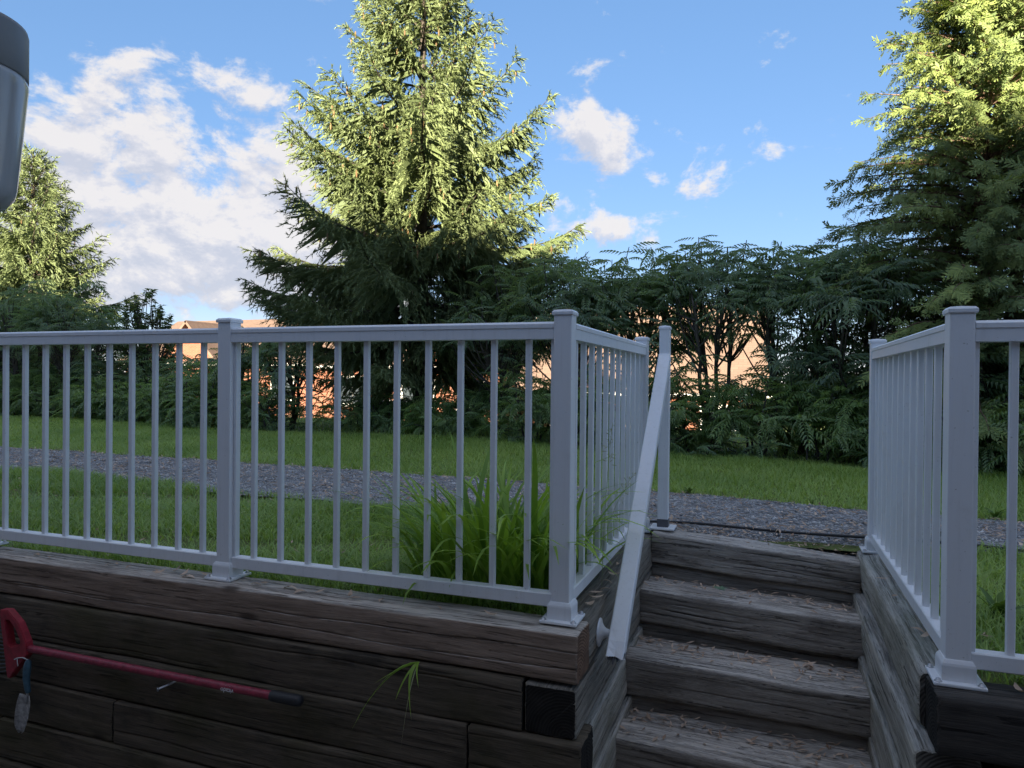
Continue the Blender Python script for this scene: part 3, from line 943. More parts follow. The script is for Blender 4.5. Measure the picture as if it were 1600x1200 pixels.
def build_railings():
    zb = 0.0015
    t = thing('railing', 'white aluminium railing on the left wall, turning the corner along the steps', 'railing', (0, 0, 0))
    for x, y in ((-2.612, -0.008), (-1.294, -0.008), (0, 0), (0.0, 1.423)):
        add_post(t, x, y, zb)
    add_panel(t, (-3.896, -0.008), (-2.612, -0.008), zb, 10, 1)
    add_post(t, -3.896, -0.008, zb)
    add_panel(t, (-2.612, -0.008), (-1.294, -0.008), zb, 10, 2)
    add_panel(t, (-1.294, -0.008), (0, 0), zb, 10, 3)
    add_panel(t, (0, 0), (0, 1.423), zb, 11, 4)
    zr = -0.018
    t = thing('railing', 'white aluminium railing on the right wall, turning the corner along the steps', 'railing', (1.06, -0.015, zr))
    add_post(t, 1.0605, -0.0155, zr)
    add_post(t, 1.0600, 1.466, zr)
    add_post(t, 2.37, -0.0155, zr)
    add_panel(t, (1.0605, -0.0155), (1.0600, 1.466), zr, 11, 5)
    add_panel(t, (1.0605, -0.0155), (2.37, -0.0155), zr, 10, 6)
    # stair handrail with its own post
    h = thing('handrail', 'white sloping stair handrail with a broken lower end and tall post', 'handrail', (0.114, 1.41, 0.02))
    p = mesh_obj('post', box_mesh('post', 0.050, 0.050, 0.985, 0.004, 2, z0=0.0), 'white_aluminium', h, (0, 0, 0.003))
    cp = mesh_obj('post_cap', ME['cap'], None, p, (0, 0, 0.980))
    cp.scale = (0.84, 0.84, 1)
    mesh_obj('base_plate', ME['base_plate'], None, p, (0, 0, 0))
    mesh_obj('rubber_foot', lathe_mesh('rubber_foot', [(0.038, 0.0), (0.038, 0.036), (0.0365, 0.038)], 4, False), 'dirty_rubber', p, (0, 0, 0.010), (0, 0, math.pi / 4))
    # the rail: a rectangular tube, its lower end crushed and torn
    A = Vector((0.118, 1.375, 0.868))
    B = Vector((0.152, 0.075, -0.125))
    d = (B - A).normalized()
    side = d.cross(Vector((0, 0, 1))).normalized()
    up = side.cross(d).normalized()
    L = (B - A).length
    bm = bmesh.new()
    hw, hh = 0.0285, 0.020
    rings = []
    rng = random.Random(5)
    for s in (0, 0.02, L * 0.5, L - 0.09, L - 0.05, L - 0.025, L):
        ring = []
        for (a, b) in ((-hw, -hh), (hw, -hh), (hw, hh * 0.75), (hw * 0.86, hh), (0, hh), (-hw * 0.86, hh), (-hw, hh * 0.75)):
            jag = 0.0
            aa, bb = a, b
            if s > L - 0.06:
                k = (s - (L - 0.06)) / 0.06
                if b > 0:
                    bb = b - 0.014 * k * (1 if a <= 0 else 0.1)
                if s == L:
                    jag = rng.uniform(-0.045, 0.012)
            ring.append(bm.verts.new(A + d * (s + jag) + side * aa + up * bb))
        rings.append(ring)
    for q in range(len(rings) - 1):
        for k in range(7):
            bm.faces.new((rings[q][k], rings[q][(k + 1) % 7], rings[q + 1][(k + 1) % 7], rings[q + 1][k]))
    bm.faces.new(rings[0][::-1])
    bmesh.ops.recalc_face_normals(bm, faces=bm.faces[:])
    me = bpy.data.meshes.new('rail')
    bm.to_mesh(me)
    bm.free()
    rail = mesh_obj('rail', me, 'white_aluminium', h, world_coords=True)
    sm = rail.modifiers.new('wall', 'SOLIDIFY')
    sm.thickness = 0.002
    # dirt and torn plug in the open end
    tb = Tubes()
    c = A + d * (L - 0.035) - up * 0.004
    for k in range(4):
        s = side * (-0.018 + 0.012 * k)
        e = c + s + d * (0.028 + 0.012 * (k % 3)) - up * (0.004 + 0.004 * (k % 2))
        tb.add(curve_pts(tuple(c + s + up * 0.004), tuple(c + s * 1.1 + d * 0.015), tuple(e), 5), [0.008, 0.009, 0.008, 0.006, 0.002], 6)
    mesh_obj('torn_end', tb.mesh('torn_end'), 'dirty_rubber', rail, world_coords=True)
    # trumpet shaped wall bracket
    br = lathe_mesh('bracket', [(0.046, 0.0), (0.046, 0.003), (0.034, 0.007), (0.022, 0.014), (0.0145, 0.024), (0.0115, 0.036), (0.0115, 0.062)], 20)
    br.transform(Matrix.Rotation(math.pi / 2, 4, 'Y'))
    mesh_obj('bracket', br, 'white_aluminium', h, Vector((0.078, 0.175, -0.085)) + off(h))


build_railings()

# ------------------------------------------------------------------ tools on the wall, lantern, cable


def build_tools():
    yy = -0.212
    k = thing('leaf_rake', 'red leaf rake with a long pole hung sideways on the dark timber wall', 'rake', (-1.5, yy, -0.33))
    a, b, c = Vector((-2.06, yy, -0.300)), Vector((-0.93, yy, -0.298)), Vector((-0.815, yy, -0.298))
    pole = mesh_obj('pole', Tubes().add([a, a.lerp(b, .5), b], 0.0138, 16).mesh('pole'), 'red_pole', k, world_coords=True)
    g = Tubes().add([b - Vector((0.004, 0, 0)), b, b + Vector((0.01, 0, 0)), c - Vector((0.012, 0, 0)), c, c + Vector((0.003, 0, 0))], [0.001, 0.017, 0.0175, 0.0185, 0.0165, 0.001], 16)
    mesh_obj('grip', g.mesh('grip'), 'black_grip', k, world_coords=True)
    # small upside down white print near the grip
    for txt, dz, sz in (('vitado', -0.002, 0.022), ('garden', 0.0105, 0.009)):
        cu = bpy.data.curves.new('print', 'FONT')
        cu.body = txt
        cu.size = sz
        cu.align_x = 'CENTER'
        cu.align_y = 'CENTER'
        to = bpy.data.objects.new('print_tmp', cu)
        COL.objects.link(to)
        bpy.context.view_layer.update()
        me = bpy.data.meshes.new_from_object(to.evaluated_get(bpy.context.evaluated_depsgraph_get()))
        bpy.data.objects.remove(to)
        me.materials.clear()
        mesh_obj('printed_word', me, 'white_print', pole, Vector((-1.10, yy - math.sqrt(0.0138 ** 2 - dz ** 2) - 0.0012, -0.3005 + dz)) + off(pole), (math.pi / 2 - math.asin(dz / 0.0138), math.pi, 0))
    # head: a flat triangular frame with an opening, wide end to the left
    pts_o = [(-2.205, -0.165), (-2.160, -0.160), (-2.098, -0.205), (-2.056, -0.275), (-2.050, -0.318), (-2.075, -0.345), (-2.105, -0.375), (-2.148, -0.425), (-2.160, -0.420)]
    pts_i = [(-2.172, -0.200), (-2.150, -0.198), (-2.115, -0.228), (-2.088, -0.272), (-2.092, -0.286), (-2.105, -0.292), (-2.125, -0.296), (-2.146, -0.298), (-2.150, -0.296)]
    bm = bmesh.new()
    y0, y1 = yy - 0.016, yy + 0.014
    ring = [[bm.verts.new((x, y, z)) for x, z in pts] for pts in (pts_o, pts_i) for y in (y0, y1)]
    n = len(pts_o)
    of, ob, inf, inb = ring
    for q in range(n):
        r_ = (q + 1) % n
        bm.faces.new((of[q], of[r_], inf[r_], inf[q]))
        bm.faces.new((ob[r_], ob[q], inb[q], inb[r_]))
        bm.faces.new((of[r_], of[q], ob[q], ob[r_]))
        bm.faces.new((inf[q], inf[r_], inb[r_], inb[q]))
    bmesh.ops.recalc_face_normals(bm, faces=bm.faces[:])
    bmesh.ops.bevel(bm, geom=[e for e in bm.edges], offset=0.003, segments=2, affect='EDGES')
    me = bpy.data.meshes.new('head')
    bm.to_mesh(me)
    bm.free()
    head = mesh_obj('head', me, 'red_plastic', k, world_coords=True)
    for q in range(16):
        t = q / 15
        z0 = -0.20 - 0.20 * t
        x0 = -2.190 + 0.03 * t
        z1 = -0.13 - 0.36 * t
        P = [(x0, yy, z0), (x0 - 0.22, yy - 0.004, z0 + (z1 - z0) * 0.55), (x0 - 0.40, yy - 0.006, z1), (x0 - 0.43, yy - 0.035, z1)]
        mesh_obj('tine', Tubes().add(P, [0.0028, 0.0026, 0.0022, 0.002], 6).mesh('tine'), 'tine_steel', head, world_coords=True)
    # trowel hung on twine
    yt = -0.225
    t = thing('trowel', 'small garden trowel with blue handle hanging from the red rake head', 'trowel', (-2.05, yt, -0.63))
    hd = Tubes().add([(-2.046, yt, -0.335), (-2.047, yt, -0.345), (-2.052, yt, -0.37), (-2.056, yt, -0.41), (-2.050, yt, -0.445), (-2.046, yt, -0.462), (-2.046, yt, -0.466)], [0.004, 0.011, 0.0135, 0.0125, 0.0105, 0.009, 0.002], 14)
    mesh_obj('handle', hd.mesh('handle'), 'blue_handle', t, world_coords=True)
    mesh_obj('shank', Tubes().add([(-2.046, yt, -0.455), (-2.048, yt - 0.004, -0.480), (-2.055, yt, -0.505)], 0.0055, 8).mesh('shank'), 'trowel_steel', t, world_coords=True)
    bm = bmesh.new()
    prof = [(-0.478, 0.026), (-0.490, 0.034), (-0.515, 0.037), (-0.555, 0.036), (-0.590, 0.030), (-0.612, 0.020), (-0.622, 0.008)]
    rows = []
    for z, wd in prof:
        cx = -2.052 + (z + 0.48) * 0.21
        rows.append([bm.verts.new((cx + wd * s, yt + 0.012 * (s * s) * -1 + 0.002 + (0.004 if z < -0.6 else 0), z + 0.012 * abs(s) * (1 if z > -0.485 else 0))) for s in (-1, -0.5, 0, 0.5, 1)])
    for q in range(len(rows) - 1):
        for s in range(4):
            bm.faces.new((rows[q][s], rows[q][s + 1], rows[q + 1][s + 1], rows[q + 1][s]))
    me = bpy.data.meshes.new('blade')
    bm.to_mesh(me)
    bm.free()
    for p in me.polygons:
        p.use_smooth = True
    bl = mesh_obj('blade', me, 'trowel_steel', t, world_coords=True)
    bl.modifiers.new('thick', 'SOLIDIFY').thickness = 0.002
    tw = Tubes().add([(-2.046, yt, -0.338), (-2.070, yt - 0.005, -0.330), (-2.098, yt - 0.006, -0.336), (-2.110, yt - 0.008, -0.342)], 0.0022, 6)
    tw.add([(-2.098, yt - 0.006, -0.336), (-2.094, yt - 0.008, -0.352), (-2.092, yt - 0.007, -0.366)], 0.0018, 6)
    mesh_obj('twine_loop', tw.mesh('twine_loop'), 'twine', t, world_coords=True)
    # screw the pole rests on
    s = Tubes().add([(-1.36, -0.165, -0.326), (-1.365, -0.200, -0.330), (-1.385, -0.238, -0.338)], 0.0042, 8).add([(-1.385, -0.238, -0.338), (-1.387, -0.241, -0.339), (-1.388, -0.243, -0.339)], [0.002, 0.008, 0.006], 8)
    o = mesh_obj('wall_screw', s.mesh('wall_screw'), 'galvanised_screw')
    tag(o, 'grey metal screw under the red rake pole, sticking out of the wall', 'screw')
    # two screws of the rail side that hold the rake head end
    # lantern
    lx, ly = -0.222, -1.622
    sc = thing('privacy_screen', 'brown wooden privacy screen beside the viewer, holding the grey lantern', 'screen', (-0.345, -2.4, -0.87))
    for q in range(11):
        mesh_obj('board', box_mesh('board', 0.030, 1.62, 0.205, 0.004, 1), 'screen_wood', sc, Vector((-0.36, -2.45, -0.72 + q * 0.212)) + off(sc))
    mesh_obj('end_post', box_mesh('end_post', 0.075, 0.075, 2.42, 0.006, 1), 'screen_wood', sc, Vector((-0.362, -1.602, 0.34)) + off(sc))
    lt = thing('wall_lantern', 'grey jar lantern with dark cap at the upper left edge', 'lantern', (lx, ly, 0.93))
    prof = [(0.052, 1.128), (0.0655, 1.128), (0.0665, 1.124), (0.0665, 1.076), (0.0655, 1.074), (0.058, 1.074)]
    z0 = 0.93
    mesh_obj('cap', lathe_mesh('cap', [(r, z - z0) for r, z in prof][::-1], 48), 'lantern_metal', lt)
    gp = [(0.0, 0.928), (0.030, 0.929), (0.046, 0.934), (0.054, 0.944), (0.0565, 0.955), (0.066, 1.060), (0.0668, 1.068), (0.0655, 1.0745), (0.060, 1.0765), (0.056, 1.06), (0.047, 0.955), (0.040, 0.945), (0.0, 0.942)]
    mesh_obj('glass_jar', lathe_mesh('glass_jar', [(r, z - z0) for r, z in gp], 48, closed_ends=False), 'lantern_glass', lt)
    mesh_obj('bulb', lathe_mesh('bulb', [(0.0, 0.045), (0.016, 0.050), (0.026, 0.068), (0.026, 0.085), (0.014, 0.115), (0.013, 0.150)], 16), 'white_print', lt)
    mesh_obj('arm', Tubes().add([(-0.0, 0, 0.196), (-0.06, 0, 0.206), (-0.10, 0.0, 0.200), (-0.112, 0.006, 0.175)], 0.009, 10).mesh('arm'), 'lantern_metal', lt)
    mesh_obj('back_plate', box_mesh('back_plate', 0.014, 0.08, 0.13, 0.004, 1), 'lantern_metal', lt, (-0.113, 0.012, 0.15))
    # cable lying along the path edge
    pts = [(0.02, 1.59), (0.115, 1.622), (0.32, 1.628), (0.601, 1.622), (0.82, 1.612), (1.015, 1.598), (1.25, 1.62), (1.499, 1.656), (1.60, 1.63), (1.75, 1.56), (2.1, 1.55), (2.6, 1.60)]
    from mathutils.geometry import interpolate_bezier
    xs = np.linspace(0.02, 2.6, 60)
    ys = np.interp(xs, [p[0] for p in pts], [p[1] for p in pts])
    ys = np.convolve(np.pad(ys, 2, 'edge'), np.ones(5) / 5, 'valid')
    P = np.stack([xs, ys, 0.013 + 0.004 * np.sin(xs * 7)], -1)
    o = mesh_obj('cable', Tubes().add(P, 0.0068, 8).mesh('cable'), 'black_cable')
    tag(o, 'black cable lying on the gravel just behind the top step', 'cable')


build_tools()

# ------------------------------------------------------------------ houses


def far_house(label, x0, x1, yf, depth, zg, zeave, zridge, wins, doors=(), gable=None, brick='brick_orange', roof='shingle_tan', chimney=None):
    """gabled house facing -y with eaves along x"""
    t = thing('brick_house', label, 'house', ((x0 + x1) / 2, yf, zg), 'brick houses beyond the hedge')
    L = off(t)
    w, cx = x1 - x0, (x0 + x1) / 2
    cy = yf + depth / 2
    bm = bmesh.new()
    sect = [(yf, zg - 0.5), (yf + depth, zg - 0.5), (yf + depth, zeave), (cy, zridge - 0.12), (yf, zeave)]
    a = [bm.verts.new((x0, y, z)) for y, z in sect]
    b = [bm.verts.new((x1, y, z)) for y, z in sect]
    bm.faces.new(a)
    bm.faces.new(b[::-1])
    for i in range(5):
        bm.faces.new((a[i], b[i], b[(i + 1) % 5], a[(i + 1) % 5]))
    bmesh.ops.recalc_face_normals(bm, faces=bm.faces[:])
    me = bpy.data.meshes.new('wall')
    bm.to_mesh(me)
    bm.free()
    mesh_obj('wall', me, brick, t, L)
    # roof: two slabs
    ov = 0.45
    sl = (zridge - zeave) / (depth / 2)
    for sgn in (-1, 1):
        ln = math.hypot(depth / 2 + ov, sl * (depth / 2 + ov))
        m = box_mesh('roof', w + 0.7, ln, 0.16, 0.01)
        o = mesh_obj('roof', m, roof, t, Vector((cx, cy + sgn * (depth / 4 + ov / 2), (zridge + zeave - sl * ov) / 2 + 0.06)) + L, (-sgn * math.atan(sl), 0, 0))
        if sgn < 0:
            rf = o
    mesh_obj('gutter', box_mesh('gutter', w + 0.75, 0.14, 0.14, 0.02), 'white_trim', t, Vector((cx, yf - ov - 0.03, zeave - sl * ov + 0.02)) + L)
    for (wx, wz, ww, wh) in wins:
        f = mesh_obj('window', box_mesh('window', ww + 0.2, 0.12, wh + 0.2, 0.01), 'white_trim', t, Vector((wx, yf - 0.02, wz)) + L)
        mesh_obj('pane', box_mesh('pane', ww / 2 - 0.03, 0.04, wh, 0.004), 'dark_glass', f, (-ww / 4, -0.05, 0))
        mesh_obj('pane', box_mesh('pane', ww / 2 - 0.03, 0.04, wh, 0.004), 'dark_glass', f, (ww / 4, -0.05, 0))
        mesh_obj('sill', box_mesh('sill', ww + 0.35, 0.2, 0.08, 0.01), 'white_trim', f, (0, -0.08, -wh / 2 - 0.13))
    for (dx, dz, dw, dh) in doors:
        d = mesh_obj('door', box_mesh('door', dw, 0.1, dh, 0.01), 'white_trim', t, Vector((dx, yf - 0.02, dz)) + L)
        mesh_obj('door_glass', box_mesh('door_glass', dw * 0.8, 0.04, dh * 0.8, 0.01), 'dark_glass', d, (0, -0.045, 0))
    for (gx, gw, gh) in (gable or []):
        bm = bmesh.new()
        zb = zeave - 0.1
        P = [(gx - gw / 2, zb), (gx + gw / 2, zb), (gx, zb + gh)]
        q = [bm.verts.new((x, yf - 0.30, z)) for x, z in P] + [bm.verts.new((x, cy, z)) for x, z in P]
        for fc in ((0, 1, 2), (5, 4, 3), (0, 3, 4, 1), (1, 4, 5, 2), (2, 5, 3, 0)):
            bm.faces.new([q[i] for i in fc])
        bmesh.ops.recalc_face_normals(bm, faces=bm.faces[:])
        me = bpy.data.meshes.new('gable')
        bm.to_mesh(me)
        bm.free()
        g = mesh_obj('gable', me, brick, t, L)
        al = math.atan2(gh, gw / 2)
        for sgn in (-1, 1):
            m = box_mesh('gable_roof', math.hypot(gw / 2, gh) + 0.3, depth / 2 + 0.6, 0.14, 0.01)
            mesh_obj('gable_roof', m, roof, g, Vector((gx + sgn * (gw / 4 + 0.05), yf - 0.40 + depth / 4, zb + gh / 2 + 0.08)), (0, sgn * al, 0))
    if chimney:
        c = mesh_obj('chimney', box_mesh('chimney', 0.7, 0.6, 1.4, 0.02), brick, rf, None)
        c.location = Vector((chimney, cy - 0.6, zridge + 0.3)) + off(rf)
        # the roof slab is tilted: undo it for the chimney
        c.matrix_parent_inverse = Matrix.Rotation(-rf.rotation_euler.x, 4, 'X')
    return t


def build_houses():
    far_house('sunlit brick house with tan roof seen through the left railing', -37, -22.5, 31, 9, -2.6, 1.7, 4.35,
              [(-33, 0.0, 1.6, 1.3), (-29.5, 0.0, 1.6, 1.3), (-25.2, 0.2, 1.4, 1.3)], [(-27.4, -1.4, 1.0, 2.1)], gable=[(-31.6, 4.2, 2.2)])
    far_house('orange brick house glimpsed under the tall spruce', -21.3, -11.2, 29, 9, -2.6, 1.5, 3.9,
              [(-19.3, 0.1, 1.5, 1.3), (-15.6, 0.1, 1.7, 1.3), (-12.7, 0.0, 1.3, 1.2)], [(-17.4, -1.4, 1.0, 2.1)], gable=[(-14.2, 3.8, 1.7)])
    far_house('house with a broad peach roof behind the sumac on the right', -9.6, 0.35, 27.5, 8.4, -2.6, 0.55, 4.15,
              [(-7.6, -0.9, 1.5, 1.2), (-3.9, -0.9, 1.7, 1.2), (-1.3, -0.9, 1.3, 1.2)], [(-5.8, -1.5, 1.0, 2.0)], brick='brick_orange')
    # behind the viewer: the low house of this patio, and the long block farther back that shades the yard
    for (name, label, ye, zg, zeave, zridge, dep, x0, x1, brick) in (('bungalow', 'low brown brick house behind the viewer at the back of the patio', -3.4, -0.87, 2.8, 4.2, 8.0, -12.0, 9.0, 'brick_brown'),
                                                     ('apartment_block', 'long brick apartment block far behind the viewer that shades the yard', -27.0, -1.2, 11.6, 12.15, 12.0, -60.0, 60.0, 'brick_brown')):
        t = thing(name, label, 'house', ((x0 + x1) / 2, ye, zg))
        L = off(t)
        cx = (x0 + x1) / 2
        bm = bmesh.new()
        sect = [(ye - dep, zg), (ye, zg), (ye, zeave), (ye - dep / 2, zridge - 0.1), (ye - dep, zeave)]
        a = [bm.verts.new((x0, y, z)) for y, z in sect]
        b = [bm.verts.new((x1, y, z)) for y, z in sect]
        bm.faces.new(a)
        bm.faces.new(b[::-1])
        for i in range(5):
            bm.faces.new((a[i], b[i], b[(i + 1) % 5], a[(i + 1) % 5]))
        bmesh.ops.recalc_face_normals(bm, faces=bm.faces[:])
        me = bpy.data.meshes.new('wall')
        bm.to_mesh(me)
        bm.free()
        mesh_obj('wall', me, brick, t, L)
        sl = (zridge - zeave) / (dep / 2)
        for sg in (-1, 1):
            ln = math.hypot(dep / 2 + 0.4, sl * (dep / 2 + 0.4))
            mesh_obj('roof', box_mesh('roof', x1 - x0 + 0.6, ln, 0.18, 0.01), 'shingle_brown', t, Vector((cx, ye - dep / 2 + sg * (dep / 4 + 0.2), (zridge + zeave - sl * 0.4) / 2 + 0.08)) + L, (-sg * math.atan(sl), 0, 0))
        if name == 'bungalow':
            d = mesh_obj('patio_door', box_mesh('patio_door', 1.9, 0.1, 2.1, 0.01), 'white_trim', t, Vector((0.9, ye + 0.02, 0.19)) + L)
            for sx in (-0.46, 0.46):
                mesh_obj('pane', box_mesh('pane', 0.82, 0.04, 1.9, 0.01), 'dark_glass', d, (sx, 0.045, 0))
            spots = [(-4.5, 0.5), (5.0, 0.5)]
        else:
            spots = [(wx, wz) for wx in range(-54, 56, 6) for wz in (1.2, 4.6, 8.0)]
        wm = box_mesh('window', 1.5, 0.12, 1.4, 0.01)
        pm = box_mesh('pane', 1.3, 0.04, 1.2, 0.01)
        for wx, wz in spots:
            f = mesh_obj('window', wm, 'white_trim', t, Vector((wx, ye + 0.02, wz)) + L)
            mesh_obj('pane', pm, 'dark_glass', f, (0, 0.055, 0))


build_houses()

# ------------------------------------------------------------------ plants


def needles(P, D, L, droop, per_m, nl, wd, rng, spread=0.9, tint0=None):
    """needle triangles round straight or drooping shoots, all at once"""
    n = np.maximum(3, (L * per_m).astype(int))
    idx = np.repeat(np.arange(len(P)), n)
    s = rng.uniform(0, 1, len(idx)) * L[idx]
    p = P[idx] + D[idx] * s[:, None]
    p[:, 2] -= droop[idx] * s * s
    d = D[idx].copy()
    d[:, 2] -= 2 * droop[idx] * s
    d = nrm(d)
    rv = nrm(rng.normal(0, 1, (len(idx), 3)))
    pe = nrm(np.cross(d, rv))
    a = rng.uniform(0.25, 0.85, len(idx))[:, None] * spread
    nd = nrm(d * np.cos(a) + pe * np.sin(a))
    ln = nl * rng.uniform(0.7, 1.25, len(idx))[:, None]
    sd = nrm(np.cross(nd, rng.normal(0, 1, (len(idx), 3)))) * wd
    T = np.stack([p - sd, p + sd, p + nd * ln], 1)
    t = (tint0[idx] if tint0 is not None else 0.5) + rng.normal(0, 0.08, len(idx)) + 0.25 * (s / L[idx] - 0.5)
    return T, np.clip(t, 0, 1)


def spruce(label, x, y, zg, height, slope, rmax, seed, per_m=130, wide=1.0, zlow=0.3, fine_to=6.6, lean=0.0, extra=None, name='spruce_tree', wd=0.0062, nl=0.042, cones=420):
    rng = np.random.default_rng(seed)
    t = thing(name, label, 'spruce', (x, y, zg), 'spruces beyond the lawn')
    trunk = Tubes()
    zs = np.linspace(-0.3, height, 14)
    trunk.add(np.stack([lean * zs + 0.02 * np.sin(zs), 0.02 * np.cos(zs * 1.3), zs], -1), 0.135 * (1 - zs / height * 0.97).clip(0.02, 1) + 0.004, 10)
    mesh_obj('trunk', trunk.mesh('trunk'), 'bark_dark', t)
    limbs = Tubes()
    P, D, L, DR, TI = [], [], [], [], []
    z = zlow
    specs = []
    while z < height - 0.15:
        m = int(rng.integers(5, 8))
        a0 = rng.uniform(0, 6.28)
        for k in range(m):
            az = a0 + k * 6.283 / m + rng.normal(0, 0.22)
            ll = min(rmax, slope * (height - z)) * rng.uniform(0.72, 1.12) + 0.05
            if rng.uniform() < 0.10:
                ll *= 0.6
            specs.append((z + rng.normal(0, 0.06), az, ll))
        z += rng.uniform(0.22, 0.36) * (1.0 if z < height * 0.7 else 0.8)
    for e in (extra or []):
        specs.append(e)
    for (z0, az, ll) in specs:
        rel = z0 / height
        hx, hy = math.cos(az), math.sin(az)
        rise = np.interp(rel, [0, 0.22, 0.45, 0.7, 1.0], [-0.22, 0.06, 0.26, 0.46, 1.1])
        # branch centre line: sets off with the rise, sags in the middle, tip turns up
        s = np.linspace(0, 1, 9)
        zz = z0 + ll * (rise * s - 0.30 * s ** 1.6 * (1 - rel * 0.7) + 0.24 * s ** 4)
        C = np.stack([hx * ll * s + lean * z0, hy * ll * s, zz], -1)
        C[:, :2] += np.cumsum(rng.normal(0, 0.008 * ll, (9, 2)), 0)
        limbs.add(C, np.linspace(0.012 + 0.010 * ll, 0.003, 9), 5)
        fine = z0 < fine_to
        step = 0.058 if fine else 0.10
        nb = int(ll / step)
        tip = nrm(C[-1] - C[-2])
        Dg = nrm(np.gradient(C, axis=0))
        ti0 = rng.normal(0.5, 0.10)
        for q in range(nb):
            f = 0.12 + 0.88 * (q + rng.uniform(0, 1)) / nb
            pos = np.array([np.interp(f, s, C[:, i]) for i in range(3)])
            dr = nrm(np.array([np.interp(f, s, Dg[:, i]) for i in range(3)]))
            side = np.array([-hy, hx, 0.0])
            for sg in (-1, 1):
                if rng.uniform() < 0.12:
                    continue
                bl = (0.10 + 0.30 * ll * (1 - f) ** 0.8 + 0.06) * rng.uniform(0.6, 1.15)
                bl = min(bl, 0.62) * wide
                d = nrm(dr * 0.75 + side * sg * rng.uniform(0.6, 1.0) + np.array([0, 0, rng.normal(-0.10, 0.16)]))
                P.append(pos)
                D.append(d)
                L.append(bl)
                DR.append(rng.uniform(0.5, 1.9))
                TI.append(ti0 + rng.normal(0, 0.08))
                # side shoots
                nsh = int(bl / 0.06)
                for w in range(nsh):
                    g = (w + 0.6) / (nsh + 0.3)
                    p2 = pos + d * bl * g
                    p2 = p2 - np.array([0, 0, DR[-1] * (bl * g) ** 2])
                    d2 = nrm(d * 0.8 + dr * rng.uniform(-0.2, 0.8) + rng.normal(0, 0.40, 3) + np.array([0, 0, rng.choice([-1.2, -0.6, 0.05])]))
                    P.append(p2)
                    D.append(d2)
                    L.append(rng.uniform(0.06, 0.15) + 0.12 * bl * (1 - g))
                    DR.append(rng.uniform(0.5, 2.5))
                    TI.append(ti0 + 0.12 + rng.normal(0, 0.10))
        P.append(C[-2])
        D.append(tip)
        L.append(0.14)
        DR.append(0.0)
        TI.append(ti0 + 0.2)
    mesh_obj('branches', limbs.mesh('branches'), 'bark_dark', t)
    P, D, L, DR, TI = np.array(P), np.array(D), np.array(L), np.array(DR), np.array(TI)
    hi = P[:, 2] > fine_to
    T1, t1 = needles(P[~hi], D[~hi], L[~hi], DR[~hi], per_m, nl, wd, rng, tint0=TI[~hi])
    # the shoot bodies under the needles
    n_ = len(P)
    e_ = P + D * L[:, None]
    e_[:, 2] -= DR * L * L
    m_ = P + D * (L * 0.45)[:, None]
    m_[:, 2] -= DR * (L * 0.45) ** 2
    sd_ = nrm(np.cross(D, np.array([0, 0, 1.0]) + rng.normal(0, 0.5, (n_, 3)))) * (0.008 + 0.014 * L)[:, None] * (wd / 0.0066)
    TB = np.concatenate([np.stack([P, m_ + sd_, e_], 1), np.stack([P, e_, m_ - sd_], 1)])
    tb_ = np.tile(TI - 0.15, 2)
    T2, t2 = needles(P[hi], D[hi], L[hi], DR[hi], per_m * 0.5, nl * 1.4, wd * 1.6, rng, tint0=TI[hi])
    T = np.concatenate([T1, T2, TB])
    tt = np.concatenate([t1, t2, np.clip(tb_, 0, 1)])
    mesh_obj('crown', tri_mesh('crown', T, tt), 'spruce_leaf', t)
    if cones:
        # hanging cones in the upper half
        cand = np.where((P[:, 2] > height * 0.30) & (L > 0.15))[0]
        pick = rng.choice(cand, min(cones, len(cand)), replace=False)
        k, rows = 6, [(0.0, 0.004), (0.15, 0.012), (0.5, 0.0135), (0.85, 0.009), (1.0, 0.002)]
        tmpl = []
        an = np.arange(k) * 2 * np.pi / k
        pts = [[np.array([r * math.cos(a), r * math.sin(a), -h * 0.105]) for a in an] for h, r in rows]
        for a_ in range(len(rows) - 1):
            for b_ in range(k):
                p0, p1, p2, p3 = pts[a_][b_], pts[a_][(b_ + 1) % k], pts[a_ + 1][(b_ + 1) % k], pts[a_ + 1][b_]
                tmpl += [[p0, p1, p2], [p0, p2, p3]]
        tmpl = np.array(tmpl)
        sc = rng.uniform(0.7, 1.2, len(pick))
        T = (P[pick] + D[pick] * (L[pick] * 0.7)[:, None])[:, None, None, :] + tmpl[None] * sc[:, None, None, None]
        me = tri_mesh('cones', T.reshape(-1, 3, 3), np.repeat(rng.uniform(0, 1, len(pick)), len(tmpl)))
        o = mesh_obj('cones', me, 'spruce_cone', t)
        o['kind'] = 'stuff'
    return t


